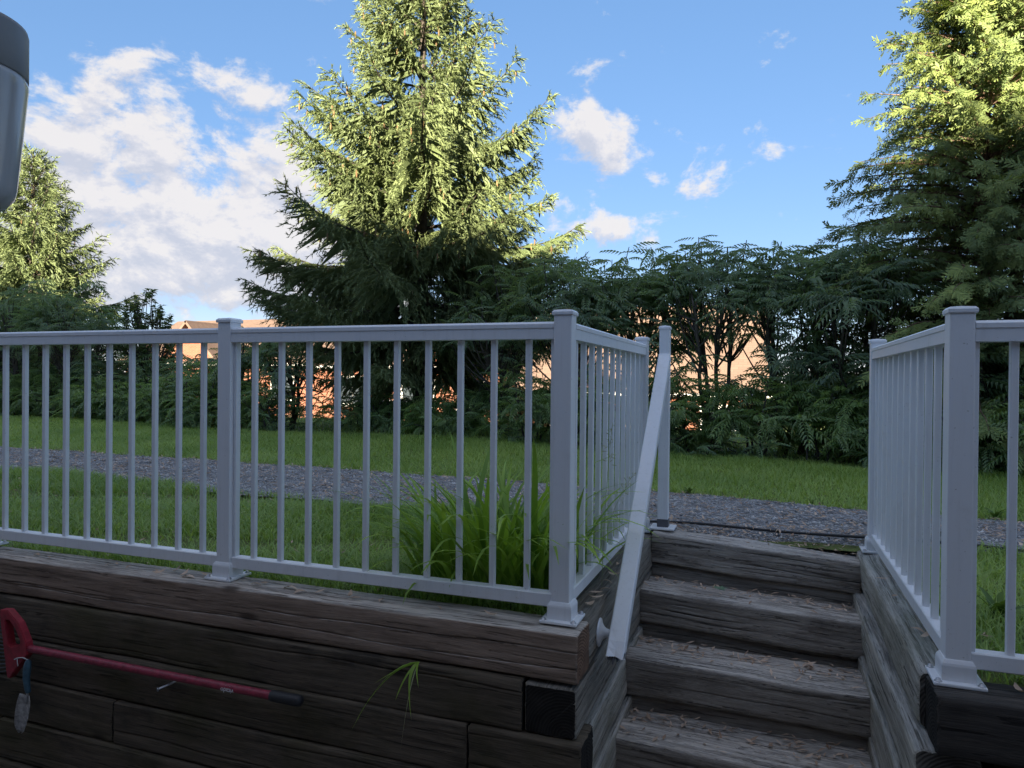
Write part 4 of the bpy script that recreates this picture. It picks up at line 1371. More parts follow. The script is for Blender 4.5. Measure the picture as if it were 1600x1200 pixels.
def frond_template(n=5, width=0.28, seed=0):
    """flat cedar spray: an axis with forked side lobes, unit length"""
    T = []
    w = 0.020
    r = random.Random(seed)

    def strip(p, q, w0, w1, z0=0.0, z1=0.0):
        p, q = np.array(p), np.array(q)
        d = (q - p) / (np.linalg.norm(q - p) + 1e-9)
        s = np.array([-d[1], d[0]])
        a, b = p - s * w0, p + s * w0
        c, e = q - s * w1, q + s * w1
        T.append([(*a, z0), (*b, z0), (*e, z1)])
        T.append([(*a, z0), (*e, z1), (*c, z1)])
    def lobe(p, q, w0, z0, z1):
        p, q = np.array(p), np.array(q)
        d = (q - p) / (np.linalg.norm(q - p) + 1e-9)
        sd = np.array([-d[1], d[0]]) * w0
        m = p + (q - p) * 0.45
        T.append([(*p, z0), (*(m + sd), (z0 + z1) / 2), (*q, z1)])
        T.append([(*p, z0), (*q, z1), (*(m - sd), (z0 + z1) / 2)])
    lobe((0, 0), (1, 0), 0.03, 0, -0.12)
    for k in range(n):
        f = 0.10 + 0.74 * k / (n - 1)
        for sg in (-1, 1):
            ln = 0.50 * (1 - f * 0.60) * r.uniform(0.55, 1.25)
            a = math.radians(r.uniform(22, 46))
            zt = -0.12 * f * f
            lobe((f, 0), (f + ln * math.cos(a), sg * ln * math.sin(a)), 0.050, zt, zt - r.uniform(-0.08, 0.16))
    return np.array(T)


def cedar(label, x, y, zg, height, rfun, seed, nb=520, name='cedar_tree'):
    rng = np.random.default_rng(seed)
    t = thing(name, label, 'cedar', (x, y, zg), 'cedars on the right')
    tr = Tubes()
    zs = np.linspace(-0.3, height - 0.2, 12)
    tr.add(np.stack([0.03 * np.sin(zs), 0.02 * zs, zs], -1), 0.11 * (1 - zs / height).clip(0.03, 1) + 0.006, 9)
    tr.add(np.stack([0.10 + 0.08 * zs, -0.04 * zs, zs], -1)[:9], (0.07 * (1 - zs / height).clip(0.03, 1) + 0.006)[:9], 8)
    mesh_obj('trunk', tr.mesh('trunk'), 'bark_cedar', t)
    tmpls = [frond_template(seed=q) for q in range(4)]
    limbs = Tubes()
    P, D, N, SC, TI = [], [], [], [], []
    for b in range(nb):
        f = (b + rng.uniform(0, 1)) / nb
        z0 = 0.15 + (height - 0.35) * (1 - (1 - f) ** 1.15)
        az = b * 2.39996 + rng.normal(0, 0.3)
        ll = rfun(z0) * rng.uniform(0.66, 1.10)
        hx, hy = math.cos(az), math.sin(az)
        s = np.linspace(0, 1, 8)
        rise = np.interp(z0 / height, [0, 0.4, 1], [0.10, 0.35, 1.0])
        zz = z0 + ll * (rise * s - 0.28 * s ** 2.2)
        C = np.stack([hx * ll * s, hy * ll * s, zz], -1)
        C[:, :2] += np.cumsum(rng.normal(0, 0.018 * ll, (8, 2)), 0)
        limbs.add(C, np.linspace(0.010 + 0.005 * ll, 0.002, 8), 5)
        Dg = nrm(np.gradient(C, axis=0))
        ns = int(16 + ll * 33)
        ti0 = rng.normal(0.45, 0.13)
        tw = rng.normal(0, 0.5)
        for q in range(ns):
            g = 0.14 + 0.86 * (q + rng.uniform(0, 1)) / ns
            pos = np.array([np.interp(g, s, C[:, i]) for i in range(3)])
            dr = np.array([np.interp(g, s, Dg[:, i]) for i in range(3)])
            side = np.array([-hy, hx, 0]) * (1 if q % 2 else -1)
            d = nrm(dr * rng.uniform(0.3, 1.0) + side * rng.uniform(0.1, 1.0) + np.array([0, 0, rng.normal(-0.45, 0.40)]))
            # flat sprays hang roughly upright, edges towards the trunk
            nn = nrm(np.array([hx, hy, 0.55]) * rng.uniform(0.3, 1) + rng.normal(0, 0.55, 3))
            P.append(pos)
            D.append(d)
            N.append(nn)
            SC.append(rng.uniform(0.10, 0.18))
            TI.append(ti0 + rng.normal(0, 0.12) + 0.15 * (g - 0.6))
    mesh_obj('branches', limbs.mesh('branches'), 'bark_cedar', t)
    P, D, N, SC, TI = map(np.array, (P, D, N, SC, TI))
    T = np.concatenate([place_template(tmpls[q], P[q::4], D[q::4], N[q::4], SC[q::4]) for q in range(4)])
    TI = np.concatenate([np.repeat(TI[q::4], len(tmpls[q])) for q in range(4)])
    cn = T.mean(1)
    out = nrm(cn * np.array([1, 1, 0])) * 0.8 + np.array([0, 0, 0.45])
    mesh_obj('crown', tri_mesh('crown', T, np.clip(TI, 0, 1), out, 1.3), 'cedar_leaf', t)
    return t


def sumac_template(pairs=7):
    """pinnate compound leaf, unit length, arching down"""
    T = []

    def zc(f):
        return 0.10 * f - 0.42 * f * f
    f = np.linspace(0, 0.95, 5)
    for a, b in zip(f[:-1], f[1:]):
        T.append([(a, -0.006, zc(a)), (a, 0.006, zc(a)), (b, 0.0, zc(b))])
    for k in range(pairs):
        g = 0.20 + 0.72 * k / (pairs - 1)
        ln = 0.27 * (1 - abs(g - 0.5) * 0.75)
        for sg in (-1, 1):
            a = math.radians(62 - 22 * g)
            dx, dy = math.cos(a), math.sin(a) * sg
            z0 = zc(g)
            m = (g + dx * ln * 0.42, dy * ln * 0.42)
            e = (g + dx * ln, dy * ln)
            wx, wy = -dy * 0.030, dx * 0.030
            zt = z0 - 0.10 * ln / 0.27 - 0.05
            zm = z0 + 0.004
            T.append([(g, 0, z0), (m[0] + wx, m[1] + wy, zm - 0.012), (e[0], e[1], zt)])
            T.append([(g, 0, z0), (e[0], e[1], zt), (m[0] - wx, m[1] - wy, zm - 0.012)])
    T.append([(0.93, -0.02, zc(0.93)), (0.93, 0.02, zc(0.93)), (1.12, 0, zc(1.1))])
    return np.array(T)


SUMAC = sumac_template()


def leaf_template():
    T = []
    for sg in (-1, 1):
        T.append([(0, 0, 0), (0.35, 0.28 * sg, 0.05), (1, 0, -0.12)])
        T.append([(0, 0, 0), (1, 0, -0.12), (0.35, 0.0, -0.03)])
    return np.array(T[::2])


def pinnate_plant(name, label, cat, group, x, y, height, spread, seed, nterm, per=(8, 13), size=(0.28, 0.44), zmin=0.5, stems=3, mat='sumac_leaf', bark='bark_grey', tmpl=None, zg=None, stemr=0.03, dome=1.0, jitter=0.3, wood_name='stems', leaf_name='foliage', tint=0.5, low=0.0):
    """many stemmed shrub whose shoots end in rosettes of compound leaves"""
    rng = np.random.default_rng(seed)
    zg = float(terrain(x, y)) if zg is None else zg
    t = thing(name, label, cat, (x, y, zg), group)
    tmpl = SUMAC if tmpl is None else tmpl
    tb = Tubes()
    mains = []
    for k in range(stems):
        a = k * 6.283 / stems + rng.uniform(0, 1.5)
        r = spread * rng.uniform(0.25, 0.55)
        end = np.array([r * math.cos(a), r * math.sin(a), height * rng.uniform(0.60, 0.78)])
        st = np.array([0.07 * math.cos(a), 0.07 * math.sin(a), -0.08])
        mid = (st + end) / 2 + np.array([rng.normal(0, 0.10), rng.normal(0, 0.10), 0.05]) * spread
        C = curve_pts(st, mid, end, 12)
        C[:, :2] += np.cumsum(rng.normal(0, 0.012, (12, 2)), 0)
        tb.add(C, np.linspace(stemr, stemr * 0.45, 12), 6)
        mains.append(C)
    P, D, N, SC, TI = [], [], [], [], []
    for q in range(nterm):
        a = rng.uniform(0, 6.283)
        rr = spread * math.sqrt(rng.uniform(0.0, 1)) * rng.uniform(0.85, 1.05)
        top = height * (1 - 0.36 * dome * (rr / spread) ** 2 + 0.05 * math.sin(a * 2 + seed) + rng.normal(0, 0.015))
        lo = height * zmin
        if rng.uniform() < low:
            lo = height * 0.35
        z = lo + (top - lo) * rng.uniform(0, 1) ** 0.55
        e = np.array([rr * math.cos(a), rr * math.sin(a), z - 0.06 * height])
        best = min(range(len(mains)), key=lambda m: np.linalg.norm(mains[m][-1][:2] - e[:2]) + rng.uniform(0, 0.3))
        C = mains[best]
        i = int(np.clip(np.searchsorted(C[:, 2], e[2] * rng.uniform(0.35, 0.75)), 2, 11))
        b = C[i]
        br = curve_pts(b, (b + e) / 2 + np.array([rng.normal(0, .06), rng.normal(0, .06), -0.06 * height]), e, 7)
        br += rng.normal(0, 0.006, br.shape) * np.linspace(0, 1, 7)[:, None]
        tb.add(br, np.linspace(stemr * 0.42, 0.0045, 7), 5)
        n = int(rng.integers(*per))
        ti0 = rng.normal(tint, 0.13)
        for k in range(n):
            al = k * 2.39996 + rng.normal(0, jitter)
            up = rng.uniform(-0.55, 0.60)
            d = np.array([math.cos(al), math.sin(al), up])
            back = rng.uniform(0, 0.16)
            pos = e - nrm(br[-1] - br[-2]) * back
            P.append(pos)
            D.append(d)
            N.append(np.array([-math.cos(al) * up * 0.6, -math.sin(al) * up * 0.6, 1.0]) + rng.normal(0, 0.28, 3))
            SC.append(rng.uniform(*size))
            TI.append(ti0 + rng.normal(0, 0.12))
    mesh_obj(wood_name, tb.mesh(wood_name), bark, t)
    P, D, N, SC, TI = map(np.array, (P, D, N, SC, TI))
    T = place_template(tmpl, P, D, N, SC)
    ctr = np.array([0, 0, height * (zmin + 0.1)])
    out = nrm(T.mean(1) - ctr) * 0.7 + np.array([0, 0, 0.8])
    mesh_obj(leaf_name, tri_mesh(leaf_name, T, np.clip(np.repeat(TI, len(tmpl)) + rng.normal(0, 0.05, len(T)), 0, 1), out, 0.7), mat, t)
    return t


def build_trees():
    spruce('tall sunlit spruce rising above the middle of the hedge', -4.33, 7.4, 0.0, 7.75, 0.49, 2.2, 21, zlow=1.0, per_m=72, wd=0.0064, nl=0.055,
           extra=[(2.35, math.pi * 1.06, 2.75), (2.45, math.pi * 1.02, 2.5), (2.0, math.pi * 1.12, 2.6), (2.15, -0.25, 2.4), (1.8, -0.5, 2.3), (1.75, math.pi * 1.2, 2.4)])
    spruce('smaller sunlit spruce at the left edge below the lantern', -15.6, 9.6, 0.0, 6.0, 0.57, 2.2, 22, per_m=24, wd=0.009, nl=0.088, cones=80)
    cedar('tall cedar at the right edge, sunlit only near its top', 2.55, 5.9, 0.0, 6.3, lambda z: np.interp(z, [0, 0.8, 1.9, 2.9, 3.9, 5.0, 6.3], [1.35, 1.6, 1.50, 1.16, 0.88, 0.55, 0.12]), 31, nb=600)
    cedar('cedar half hidden behind the right edge cedar', 3.9, 7.3, 0.0, 6.0, lambda z: np.interp(z, [0, 1.0, 3.0, 6.0], [1.2, 1.6, 1.2, 0.12]), 32, nb=110)
    g = 'sumac trees in the hedge'
    S_ = [(-2.75, 6.5, 2.25, 0.80, 'sumac tree beside the spruce, just left of the corner post'),
          (-1.75, 6.3, 2.55, 0.85, 'sumac tree with a domed crown right of the spruce'),
          (-0.85, 6.35, 2.45, 0.80, 'sumac tree in front of the left end of the peach roof'),
          (0.0, 6.15, 2.55, 0.85, 'sumac tree with bare stems in front of the middle of the peach roof'),
          (0.85, 6.0, 2.40, 0.78, 'sumac tree at the right end of the peach roof'),
          (1.38, 5.7, 2.40, 0.72, 'leaning sumac tree tucked against the tall cedar'),
          (-7.0, 6.7, 1.80, 0.45, 'low sumac tree above the second railing post from the corner'),
          (-6.1, 6.6, 1.80, 0.45, 'low sumac tree left of the spruce under its long bough'),
          (-11.2, 7.2, 2.55, 0.95, 'sumac tree right in front of the left spruce'),
          (-12.7, 7.4, 2.75, 1.0, 'broad sumac tree in front of the left spruce'),
          (-14.3, 7.8, 2.75, 1.0, 'sumac tree at the far left edge')]
    for k, (x, y, h, sp, lb) in enumerate(S_):
        pinnate_plant('sumac_tree', lb, 'sumac', g, x, y, h, sp, 200 + k, int(62 * sp / 0.8), zmin=(0.80 if x > -0.4 else 0.62) if x > -3 else 0.55, stems=4, stemr=0.030, low=0.20, per=(7, 12), size=(0.20 + 0.03 * (k % 3), 0.32 + 0.04 * (k % 3)), tint=0.40 + 0.08 * (k % 4))
    pinnate_plant('maple_sapling', 'small leafy maple with an open crown left of the railing post', 'maple', None, -9.75, 7.4, 2.5, 0.62, 260, 150, per=(14, 22), size=(0.07, 0.11), zmin=0.35, stems=3, mat='tree_leaf', tmpl=leaf_template(), stemr=0.03, jitter=0.6, wood_name='trunk', leaf_name='crown')
    g = 'leafy shrubs along the edge of the lawn'
    rng = np.random.default_rng(77)
    edge_x = [-14.5, -11.1, -6.0, -3.4, 0.0, 1.13, 2.36, 3.6]
    edge_y = [6.8, 6.35, 5.75, 5.55, 5.12, 4.78, 4.42, 4.2]
    names = {}
    xs = list(np.arange(-13.6, -5.6, 0.62)) + [-5.0, -4.3, -3.55, -2.75] + list(np.arange(-2.1, 3.4, 0.52))
    for k, x in enumerate(xs):
        x = float(x + rng.uniform(-0.1, 0.1))
        y = float(np.interp(x, edge_x, edge_y)) + 0.45 + rng.uniform(-0.05, 0.2)
        h = rng.uniform(0.75, 1.05)
        if -5.4 < x < -2.5:
            h *= 0.72
            y += 0.5
        if x > 1.2:
            h *= 0.8
        if x < -5.4:
            where = 'behind the left railing, shrub %s from the spruce' % ['first', 'second', 'third', 'fourth', 'fifth', 'sixth', 'seventh', 'eighth', 'ninth', 'tenth', 'eleventh', 'twelfth', 'thirteenth', 'fourteenth'][min(12 - k, 13)]
        elif x < -2.5:
            where = 'in the shade under the spruce, %s of four from its left' % ['first', 'second', 'third', 'fourth'][k - 13]
        else:
            where = 'at the lawn edge right of the spruce, %s from the left' % ['first', 'second', 'third', 'fourth', 'fifth', 'sixth', 'seventh', 'eighth', 'ninth', 'tenth', 'eleventh'][k - 17]
        pinnate_plant('leafy_shrub', 'low green shrub ' + where, 'shrub', g, x, y, h, 0.54, 300 + k, 40, per=(6, 10), size=(0.17 + 0.02 * (k % 4), 0.27 + 0.03 * (k % 4)), zmin=0.12, stems=4, stemr=0.014, mat='shrub_leaf', dome=1.2, tint=0.40 + 0.1 * (k % 4))
    # a second, taller row fills the hedge behind
    g = 'taller shrubs filling the hedge behind the low ones'
    for k, (x, h) in enumerate([(-13.2, 1.5), (-12.0, 1.45), (-10.7, 1.4), (-9.3, 1.3), (-8.1, 1.25), (1.75, 1.35), (2.6, 1.4), (3.4, 1.5), (1.0, 1.55)]):
        y = float(np.interp(x, edge_x, edge_y)) + 1.15
        lb = ['leftmost tall shrub', 'tall shrub under the left spruce', 'tall shrub right of the left spruce', 'tall shrub under the small maple', 'tall shrub right of the small maple',
              'tall shrub at the left foot of the big cedar', 'tall shrub at the foot of the big cedar', 'tall shrub at the far right edge', 'tall shrub just left of the big cedar'][k] + ' filling the back of the hedge'
        pinnate_plant('tall_shrub', lb, 'shrub', g, x, y, h, 0.62, 360 + k, 42, per=(7, 11), size=(0.26, 0.40), zmin=0.2, stems=4, stemr=0.018, mat='sumac_leaf', dome=1.1, tint=0.4)


build_trees()

# ------------------------------------------------------------------ grass and small plants


def blades(x, y, z, h, w, rng, tint, lean=0.5, simple=False):
    n = len(x)
    a = rng.uniform(0, 6.283, n)
    b = a + 1.57 + rng.normal(0, 0.4, n)
    lx, ly = np.cos(a) * lean * h * rng.uniform(0.2, 1.3, n), np.sin(a) * lean * h * rng.uniform(0.2, 1.3, n)
    sx, sy = np.cos(b) * w, np.sin(b) * w
    p0 = np.stack([x - sx, y - sy, z], -1)
    p1 = np.stack([x + sx, y + sy, z], -1)
    m = np.stack([x + lx * 0.35, y + ly * 0.35, z + h * 0.62], -1)
    s2 = np.stack([sx * 0.8, sy * 0.8, np.zeros(n)], -1)
    tp = np.stack([x + lx, y + ly, z + h * 0.95], -1)
    if simple:
        return np.stack([p0, p1, tp], 1), None, tint
    V = np.stack([p0, p1, m + s2, m - s2, tp], 1).reshape(-1, 3)
    k = (np.arange(n) * 5)[:, None]
    F = np.concatenate([k + np.array([[0, 1, 2]]), k + np.array([[0, 2, 3]]), k + np.array([[3, 2, 4]])])
    return V, F, np.repeat(tint, 5)


def vnoise(x, y, seed, sc):
    rng = np.random.default_rng(seed)
    o = np.zeros(len(x))
    for _ in range(8):
        kx, ky = rng.normal(0, sc, 2)
        o += np.cos(kx * x + ky * y + rng.uniform(0, 6.28))
    return o / 4


def lawn(name, label, n, xr, yfun, hgt, wid, seed, keep=None, bald=0.0, simple=False):
    rng = np.random.default_rng(seed)
    x = rng.uniform(*xr, n)
    lo, hi = yfun(x)
    y = lo + (hi - lo) * rng.uniform(0, 1, n)
    ok = hi > lo
    pn = vnoise(x, y, seed + 1, 5.0)
    if bald:
        ok &= (pn > -bald) | (rng.uniform(0, 1, n) < 0.25)
    if keep is not None:
        ok &= keep(x, y)
    x, y, pn = x[ok], y[ok], pn[ok]
    h = hgt * rng.uniform(0.45, 1.35, len(x)) * (1 + 0.30 * pn)
    h = np.maximum(h, 0.012)
    tint = np.clip(0.45 + 0.30 * vnoise(x, y, seed + 2, 2.6) + rng.normal(0, 0.20, len(x)), 0, 1)
    V, F, t = blades(x, y, terrain(x, y) - 0.004, h, wid * rng.uniform(0.7, 1.3, len(x)), rng, tint, 1.15, simple)
    if not simple:
        t = t[F[:, 0]]
        V = V[F]
    o = mesh_obj(name, tri_mesh(name, V, t, (0, 0, 1), 0.45), 'grass_blade')
    o['kind'] = 'stuff'
    return tag(o, label, 'grass')


def build_grass():
    lawn('near_grass', 'rough grass between the left railing and the gravel path', 62000, (-5.6, -0.03), lambda x: (np.full_like(x, 0.05), pnear(x) + 0.02), 0.062, 0.0028, 401, bald=0.45)
    lawn('right_grass', 'patch of grass behind the right railing', 16000, (1.14, 2.6), lambda x: (np.full_like(x, 0.05), pnear(x) + 0.02), 0.060, 0.0026, 411, bald=0.7)
    lawn('far_lawn', 'mown lawn between the gravel path and the hedge', 190000, (-13.5, 4.2), lambda x: (pfar(x) - 0.01, np.interp(x, [-14.5, -11.1, -6.0, -3.4, 0.0, 1.13, 2.36, 3.6], [6.9, 6.5, 6.0, 5.9, 5.4, 5.1, 4.8, 4.6])), 0.046, 0.0050, 421, simple=True)
    lawn('hedge_grass', 'shaded rough ground cover under the hedge', 16000, (-14, 5), lambda x: (np.interp(x, [-14.5, -3.4, 0.0, 3.6], [6.9, 5.9, 5.4, 4.6]), np.full_like(x, 8.8)), 0.09, 0.006, 431, simple=True)


build_grass()


def strap_leaf(name, length, width, arch, seed, n=9, fold=0.25):
    """arching strap leaf in local x-z, base at the origin"""
    rng = np.random.default_rng(seed)
    s = np.linspace(0, 1, n)
    ang = np.radians(82) - arch * s ** 1.4
    ds = length / (n - 1)
    x = np.concatenate([[0], np.cumsum(np.cos(ang[:-1]) * ds)])
    z = np.concatenate([[0], np.cumsum(np.sin(ang[:-1]) * ds)])
    y = 0.04 * length * np.sin(s * 2.2 + rng.uniform(0, 6)) * s
    w = width * np.clip(np.minimum(0.7 + 1.2 * s, 1.05 * (1 - s) ** 0.55 + 0.03), 0.02, 1) / 2
    V = []
    for i in range(n):
        V += [(x[i], y[i] - w[i], z[i] + fold * w[i]), (x[i], y[i], z[i] - 0.1 * w[i]), (x[i], y[i] + w[i], z[i] + fold * w[i])]
    F = []
    for i in range(n - 1):
        for k in (0, 1):
            F.append((i * 3 + k, i * 3 + k + 1, (i + 1) * 3 + k + 1, (i + 1) * 3 + k))
    tint = np.clip(rng.normal(0.45, 0.22) + 0.25 * (np.repeat(s, 3) - 0.4), 0, 1)
    me = big_mesh(name, np.array(V), np.array(F), tint, smooth=True)
    return me


def build_small_plants():
    rng = random.Random(9)
    # daylily clump: every leaf its own part
    t = thing('daylily_clump', 'lush arching daylily clump behind the corner of the left railing', 'daylily', (-0.345, 0.33, -0.035))
    metas = []
    for k in range(26):
        ln = 0.40 + 0.26 * rng.random()
        metas.append(strap_leaf('leaf', ln, 0.022 + 0.009 * rng.random(), 0.6 + 2.2 * rng.random() ** 1.2, 500 + k))
    for m in metas:
        m.materials.append(MAT['lily_leaf'])
    for k in range(298):
        a = rng.uniform(0, 6.283)
        r = 0.25 * math.sqrt(rng.random())
        px, py = r * 1.25 * math.cos(a), r * 0.85 * math.sin(a)
        o = mesh_obj('leaf', metas[rng.randrange(len(metas))], None, t, (px, py, -0.01))
        az = a + rng.gauss(0, 0.7)
        if math.cos(az) > 0.5 and px > 0.12 and rng.random() < 0.75:
            az += 1.5 * (1 if rng.random() < 0.5 else -1)
        tl = (r / 0.26) * 0.45 * rng.random()
        o.rotation_euler = (0, tl, az)
        sc = rng.uniform(0.72, 1.08) * (1.0 if r < 0.2 else 0.9)
        o.scale = (sc, sc, sc)
    # two thin seed stalks by the side railing
    for k, (x, y, h, dx, lb) in enumerate([(0.03, 0.42, 0.62, 0.03, 'tall thin grass stalk with seed head at the side railing'), (-0.03, 0.60, 0.42, 0.14, 'drooping grass stalk with seed head leaning over the side railing')]):
        st = thing('grass_stalk', lb, 'grass', (x, y, -0.03))
        C = curve_pts((0, 0, 0), (dx * 0.2, 0, h * 0.6), (dx, 0.02, h), 10)
        mesh_obj('stem', Tubes().add(C, np.linspace(0.0010, 0.0005, 10), 5).mesh('stem'), 'seed_head', st)
        T = []
        r2 = np.random.default_rng(30 + k)
        for q in range(46):
            f = 0.72 + 0.28 * q / 45
            p = np.array([np.interp(f, np.linspace(0, 1, 10), C[:, i]) for i in range(3)])
            d = nrm(r2.normal(0, 1, 3) + np.array([0.2, 0, 0.8])) * r2.uniform(0.008, 0.03) * (1.25 - f) * 3
            s = nrm(np.cross(d, r2.normal(0, 1, 3))) * 0.0016
            T.append([p + d * 0.2, p + d * 0.7 + s, p + d])
            T.append([p + d * 0.2, p + d, p + d * 0.7 - s])
        mesh_obj('seed_head', tri_mesh('seed_head', np.array(T), np.full(len(T), 0.5)), 'seed_head', st)
    # grass tuft hanging out of the wall joint
    t = thing('hanging_grass', 'green grass tuft hanging out of the joint under the brown beam', 'grass', (-0.437, -0.118, -0.150))
    ends = [((-0.06, -0.07, 0.010), (-0.155, -0.09, -0.145), 0.011), ((-0.05, -0.06, -0.005), (-0.12, -0.075, -0.06), 0.010), ((-0.02, -0.06, 0.0), (0.012, -0.072, -0.150), 0.012), ((-0.02, -0.05, -0.01), (-0.045, -0.07, -0.10), 0.008),
            ((-0.075, -0.08, 0.02), (-0.185, -0.095, -0.205), 0.006), ((0.0, -0.06, -0.02), (-0.02, -0.08, -0.245), 0.004), ((0.01, -0.05, 0.005), (0.035, -0.07, -0.05), 0.007)]
    for k, (m, e, w) in enumerate(ends):
        C = curve_pts((0, 0, 0), m, e, 9)
        s = np.linspace(0, 1, 9)
        ww = w * np.clip(np.minimum(0.5 + 2 * s, 1.1 * (1 - s) ** 0.6 + 0.04), 0.03, 1) / 2
        D, A, B = frames(C)
        V = np.stack([C - A * ww[:, None], C - B * ww[:, None] * 0.3, C + A * ww[:, None]], 1).reshape(-1, 3)
        F = np.array([(i * 3 + q, i * 3 + q + 1, i * 3 + q + 4, i * 3 + q + 3) for i in range(8) for q in (0, 1)])
        mesh_obj('leaf', big_mesh('leaf', V, F, np.full(len(V), 0.55 if k != 5 else 0.95), smooth=True), 'lily_leaf' if k != 5 else 'seed_head', t)
    # broad leaved weeds right of the steps and at the path edge
    for (x, y, ln, n, arch, lb) in [(1.31, 0.60, 0.15, 8, 1.0, 'broad leaved weed in the grass behind the right railing'), (1.79, 2.50, 0.10, 9, 1.5, 'pale green weed at the far edge of the path, right side'),
                                    (1.60, 1.58, 0.09, 7, 1.4, 'small pale weed at the near path edge behind the right railing'), (-0.40, 2.74, 0.10, 8, 1.6, 'small weed at the far path edge behind the handrail'),
                                    (0.10, 2.68, 0.09, 8, 1.6, 'low weed at the far path edge just right of the handrail post'), (0.85, 2.62, 0.07, 7, 1.7, 'low weed at the far path edge above the top step')]:
        w = thing('weed', lb, 'weed', (x, y, float(terrain(x, y))), 'weeds at the path and lawn edges')
        ms = [strap_leaf('leaf', ln * (0.8 + 0.4 * q / 3), ln * 0.27, arch, 700 + q) for q in range(3)]
        for m in ms:
            m.materials.append(MAT['weed_leaf'])
        for k in range(n):
            o = mesh_obj('leaf', ms[k % 3], None, w, (0, 0, 0), (0, rng.uniform(0.0, 0.5), k * 2.4 + rng.uniform(-0.3, 0.3)))
            o.scale = (rng.uniform(0.7, 1.1),) * 3
    # pale stone by the right wall
    bm = bmesh.new()
    bmesh.ops.create_icosphere(bm, subdivisions=2, radius=0.03)
    for v in bm.verts:
        v.co = Vector((v.co.x * 1.3, v.co.y, v.co.z * 0.7)) * (1 + 0.12 * math.sin(v.co.x * 150) + 0.08 * math.cos(v.co.y * 170))
    me = bpy.data.meshes.new('stone')
    bm.to_mesh(me)
    bm.free()
    o = mesh_obj('stone', me, 'pale_stone', None, (1.31, 0.06, -0.018))
    tag(o, 'pale stone beside the right wall at the right edge', 'stone')


build_small_plants()

# ------------------------------------------------------------------ dead leaves


def flake_mesh(name, ln, wd, seed, tint):
    rng = np.random.default_rng(seed)
    s = np.linspace(0, 1, 5)
    w = wd * np.array([0.15, 0.8, 1.0, 0.7, 0.05]) / 2
    bend = rng.uniform(-0.5, 0.8)
    V = []
    for i in range(5):
        zz = bend * ln * (s[i] - 0.5) ** 2 * 1.2
        V += [(ln * (s[i] - 0.5), -w[i], zz + w[i] * 0.5), (ln * (s[i] - 0.5), 0, zz), (ln * (s[i] - 0.5), w[i], zz + w[i] * 0.3)]
    F = [(i * 3 + k, i * 3 + k + 1, i * 3 + k + 4, i * 3 + k + 3) for i in range(4) for k in (0, 1)]
    return big_mesh(name, np.array(V), np.array(F), np.full(15, tint), smooth=True)


def litter(name, label, x, y, z, rng, nz=None, lens=(0.024, 0.046), tilt=0.22):
    n = len(x)
    ln = rng.uniform(*lens, n)
    wd = ln * rng.uniform(0.18, 0.34, n)
    a = rng.uniform(0, 6.283, n)
    t1 = rng.normal(0, tilt, n)
    d = np.stack([np.cos(a), np.sin(a), t1], -1)
    sd = np.stack([-np.sin(a), np.cos(a), rng.normal(0, tilt, n)], -1)
    c = np.stack([x, y, z + 0.006 + np.abs(t1) * ln * 0.4], -1)
    up = np.array([0, 0, 1.0])
    A = c - d * ln[:, None] / 2
    B = c + sd * wd[:, None] / 2 + up * 0.002
    Cc = c + d * ln[:, None] / 2 + up * (ln * rng.uniform(-0.05, 0.2, n))[:, None]
    Dd = c - sd * wd[:, None] / 2 + up * 0.0015
    V = np.stack([A, B, Cc, Dd, c], 1).reshape(-1, 3)
    k = (np.arange(n) * 5)[:, None]
    F = np.concatenate([k + np.array([[0, 4, 1]]), k + np.array([[1, 4, 2]]), k + np.array([[2, 4, 3]]), k + np.array([[3, 4, 0]])])
    o = mesh_obj(name, big_mesh(name, V, F, np.repeat(np.clip(rng.normal(0.5, 0.28, n), 0, 1), 5)), 'dead_leaf')
    o['kind'] = 'stuff'
    return tag(o, label, 'leaf litter')


ORD = ('first second third fourth fifth sixth seventh eighth ninth tenth eleventh twelfth thirteenth fourteenth fifteenth sixteenth seventeenth eighteenth nineteenth twentieth twenty-first').split()


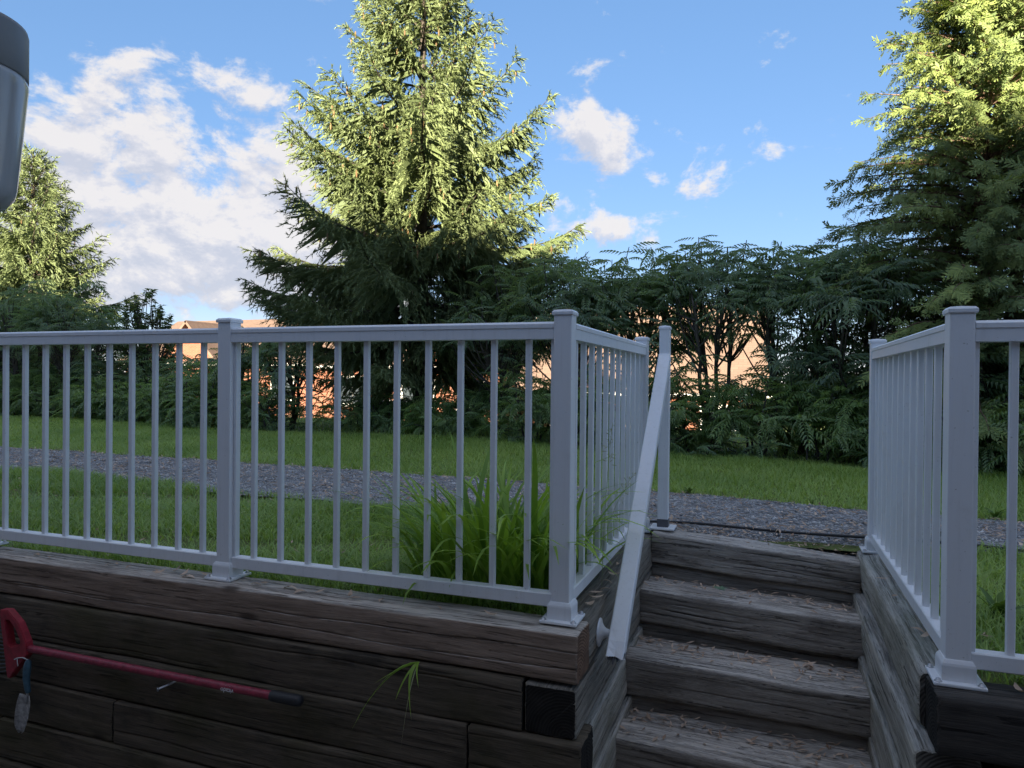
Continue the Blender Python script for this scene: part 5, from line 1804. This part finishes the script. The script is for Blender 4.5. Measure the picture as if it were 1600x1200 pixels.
def build_litter():
    rng = np.random.default_rng(55)
    # on the steps: thickest at the back of each tread
    X, Y, Z = [], [], []
    for k, (y, z, tilt) in enumerate(STEPS):
        n = [50, 130, 140, 120, 90][k]
        x = rng.uniform(0.09, 0.95, n)
        f = np.where(rng.uniform(0, 1, n) < 0.62, rng.normal(0.235, 0.04, n), rng.uniform(0.01, 0.27, n))
        yaw = [0.03, 0.03, 0.012, 0.0, 0.0][k]
        X.append(x)
        Y.append(y + np.clip(f, 0.006, 0.285) + (x - 0.07) * yaw)
        Z.append(z + tilt / 2 - (x - 0.07) * tilt / 0.922 + np.where(f > 0.14, -0.020, 0.0))
    litter('step_litter', 'brown dead leaf scraps lying on the timber steps', np.concatenate(X), np.concatenate(Y), np.concatenate(Z), rng)
    n = 5200
    x = rng.uniform(-6.5, 4.2, n)
    y = pnear(x) + (pfar(x) - pnear(x)) * rng.uniform(0, 1, n)
    litter('path_litter', 'brown dead leaf scraps scattered over the gravel path', x, y, np.maximum(terrain(x, y), -0.012) + 0.012, rng, lens=(0.024, 0.052))
    n = 420
    x = rng.uniform(0.05, 1.25, n)
    y = rng.uniform(1.44, 1.75, n)
    litter('edge_litter', 'dead leaf scraps heaped between the top step and the path', x, y, np.where(y < 1.60, -0.02 - (x - 0.5) * 0.06 + 0.006, 0.008), rng, lens=(0.018, 0.036))
    n = 500
    x = rng.uniform(-5, -0.05, n)
    y = rng.uniform(0.06, 1.6, n)
    x2 = rng.uniform(1.15, 3.0, 160)
    y2 = rng.uniform(0.04, 1.6, 160)
    litter('lawn_litter', 'dead leaf scraps caught in the rough grass', np.concatenate([x, x2]), np.concatenate([y, y2]), np.full(n + 160, -0.012), rng, lens=(0.02, 0.045))
    # single dead leaves on the tops of the wall beams
    metas = []
    for k in range(6):
        m = flake_mesh('fallen_leaf', 0.036 + 0.006 * k, 0.012 + 0.003 * (k % 3), 800 + k, 0.4 + 0.12 * k)
        m.materials.append(MAT['dead_leaf'])
        metas.append(m)
    r2 = random.Random(4)
    spots = {'brown top beam of the left wall': [(-2.25, -0.045), (-2.16, -0.06), (-1.84, -0.055), (-1.83, -0.03), (-1.74, -0.05), (-1.60, -0.045), (-1.56, -0.075), (-1.53, -0.02), (-1.46, -0.05), (-1.43, -0.065), (-1.38, -0.03), (-1.13, -0.05), (-1.11, -0.035), (-0.99, -0.04), (-0.93, -0.07), (-0.86, -0.05), (-0.74, -0.045), (-0.71, -0.06), (-0.62, -0.045), (-0.40, -0.05), (-0.22, -0.055)],
             'grey beam left of the steps': [(0.045, 0.16), (0.05, 0.24), (0.035, 0.30), (0.055, 0.36), (0.04, 0.46), (0.05, 0.55), (0.03, 0.72), (0.055, 0.95)],
             'silvery beam right of the steps': [(1.02, 0.95), (1.03, 0.72), (1.04, 0.36), (1.05, 0.30), (1.06, 0.10)],
             'dark front beam of the right wall': [(1.19, -0.05), (1.24, -0.07), (1.30, -0.04)]}
    for where, pts in spots.items():
        far = where.startswith(('grey', 'silvery'))
        pts = sorted(pts, key=(lambda p: p[1]) if far else (lambda p: p[0]))
        for k, (x, y) in enumerate(pts):
            o = mesh_obj('fallen_leaf', metas[r2.randrange(6)], None, None, (x, y, (0.007 if x < 0.9 else -0.011)), (r2.uniform(-0.2, 0.2), r2.uniform(-0.15, 0.15), r2.uniform(0, 6.28)))
            tag(o, 'small dead leaf on the %s, %s %s' % (where, ORD[k], 'from the front' if far else 'from the left'), 'leaf', 'dead leaves on the ' + where)
    # the one fresh green leaf on the second step
    bm = bmesh.new()
    pts = [(0, -0.03), (0.012, -0.014), (0.034, -0.018), (0.024, 0.002), (0.036, 0.016), (0.014, 0.016), (0.0, 0.042), (-0.014, 0.016), (-0.036, 0.016), (-0.024, 0.002), (-0.034, -0.018), (-0.012, -0.014)]
    c = bm.verts.new((0, 0, 0.0))
    vs = [bm.verts.new((x, y, 0.006 + 0.15 * abs(x))) for x, y in pts]
    for k in range(len(vs)):
        bm.faces.new((c, vs[k], vs[(k + 1) % len(vs)]))
    me = bpy.data.meshes.new('green_leaf')
    bm.to_mesh(me)
    bm.free()
    plain('fresh_leaf', (0.12, 0.20, 0.12), 0.5)
    o = mesh_obj('green_leaf', me, 'fresh_leaf', None, (0.40, 1.175, -0.186), (0.05, 0.05, 0.9))
    tag(o, 'single green maple leaf on the second step from the top', 'leaf')


build_litter()
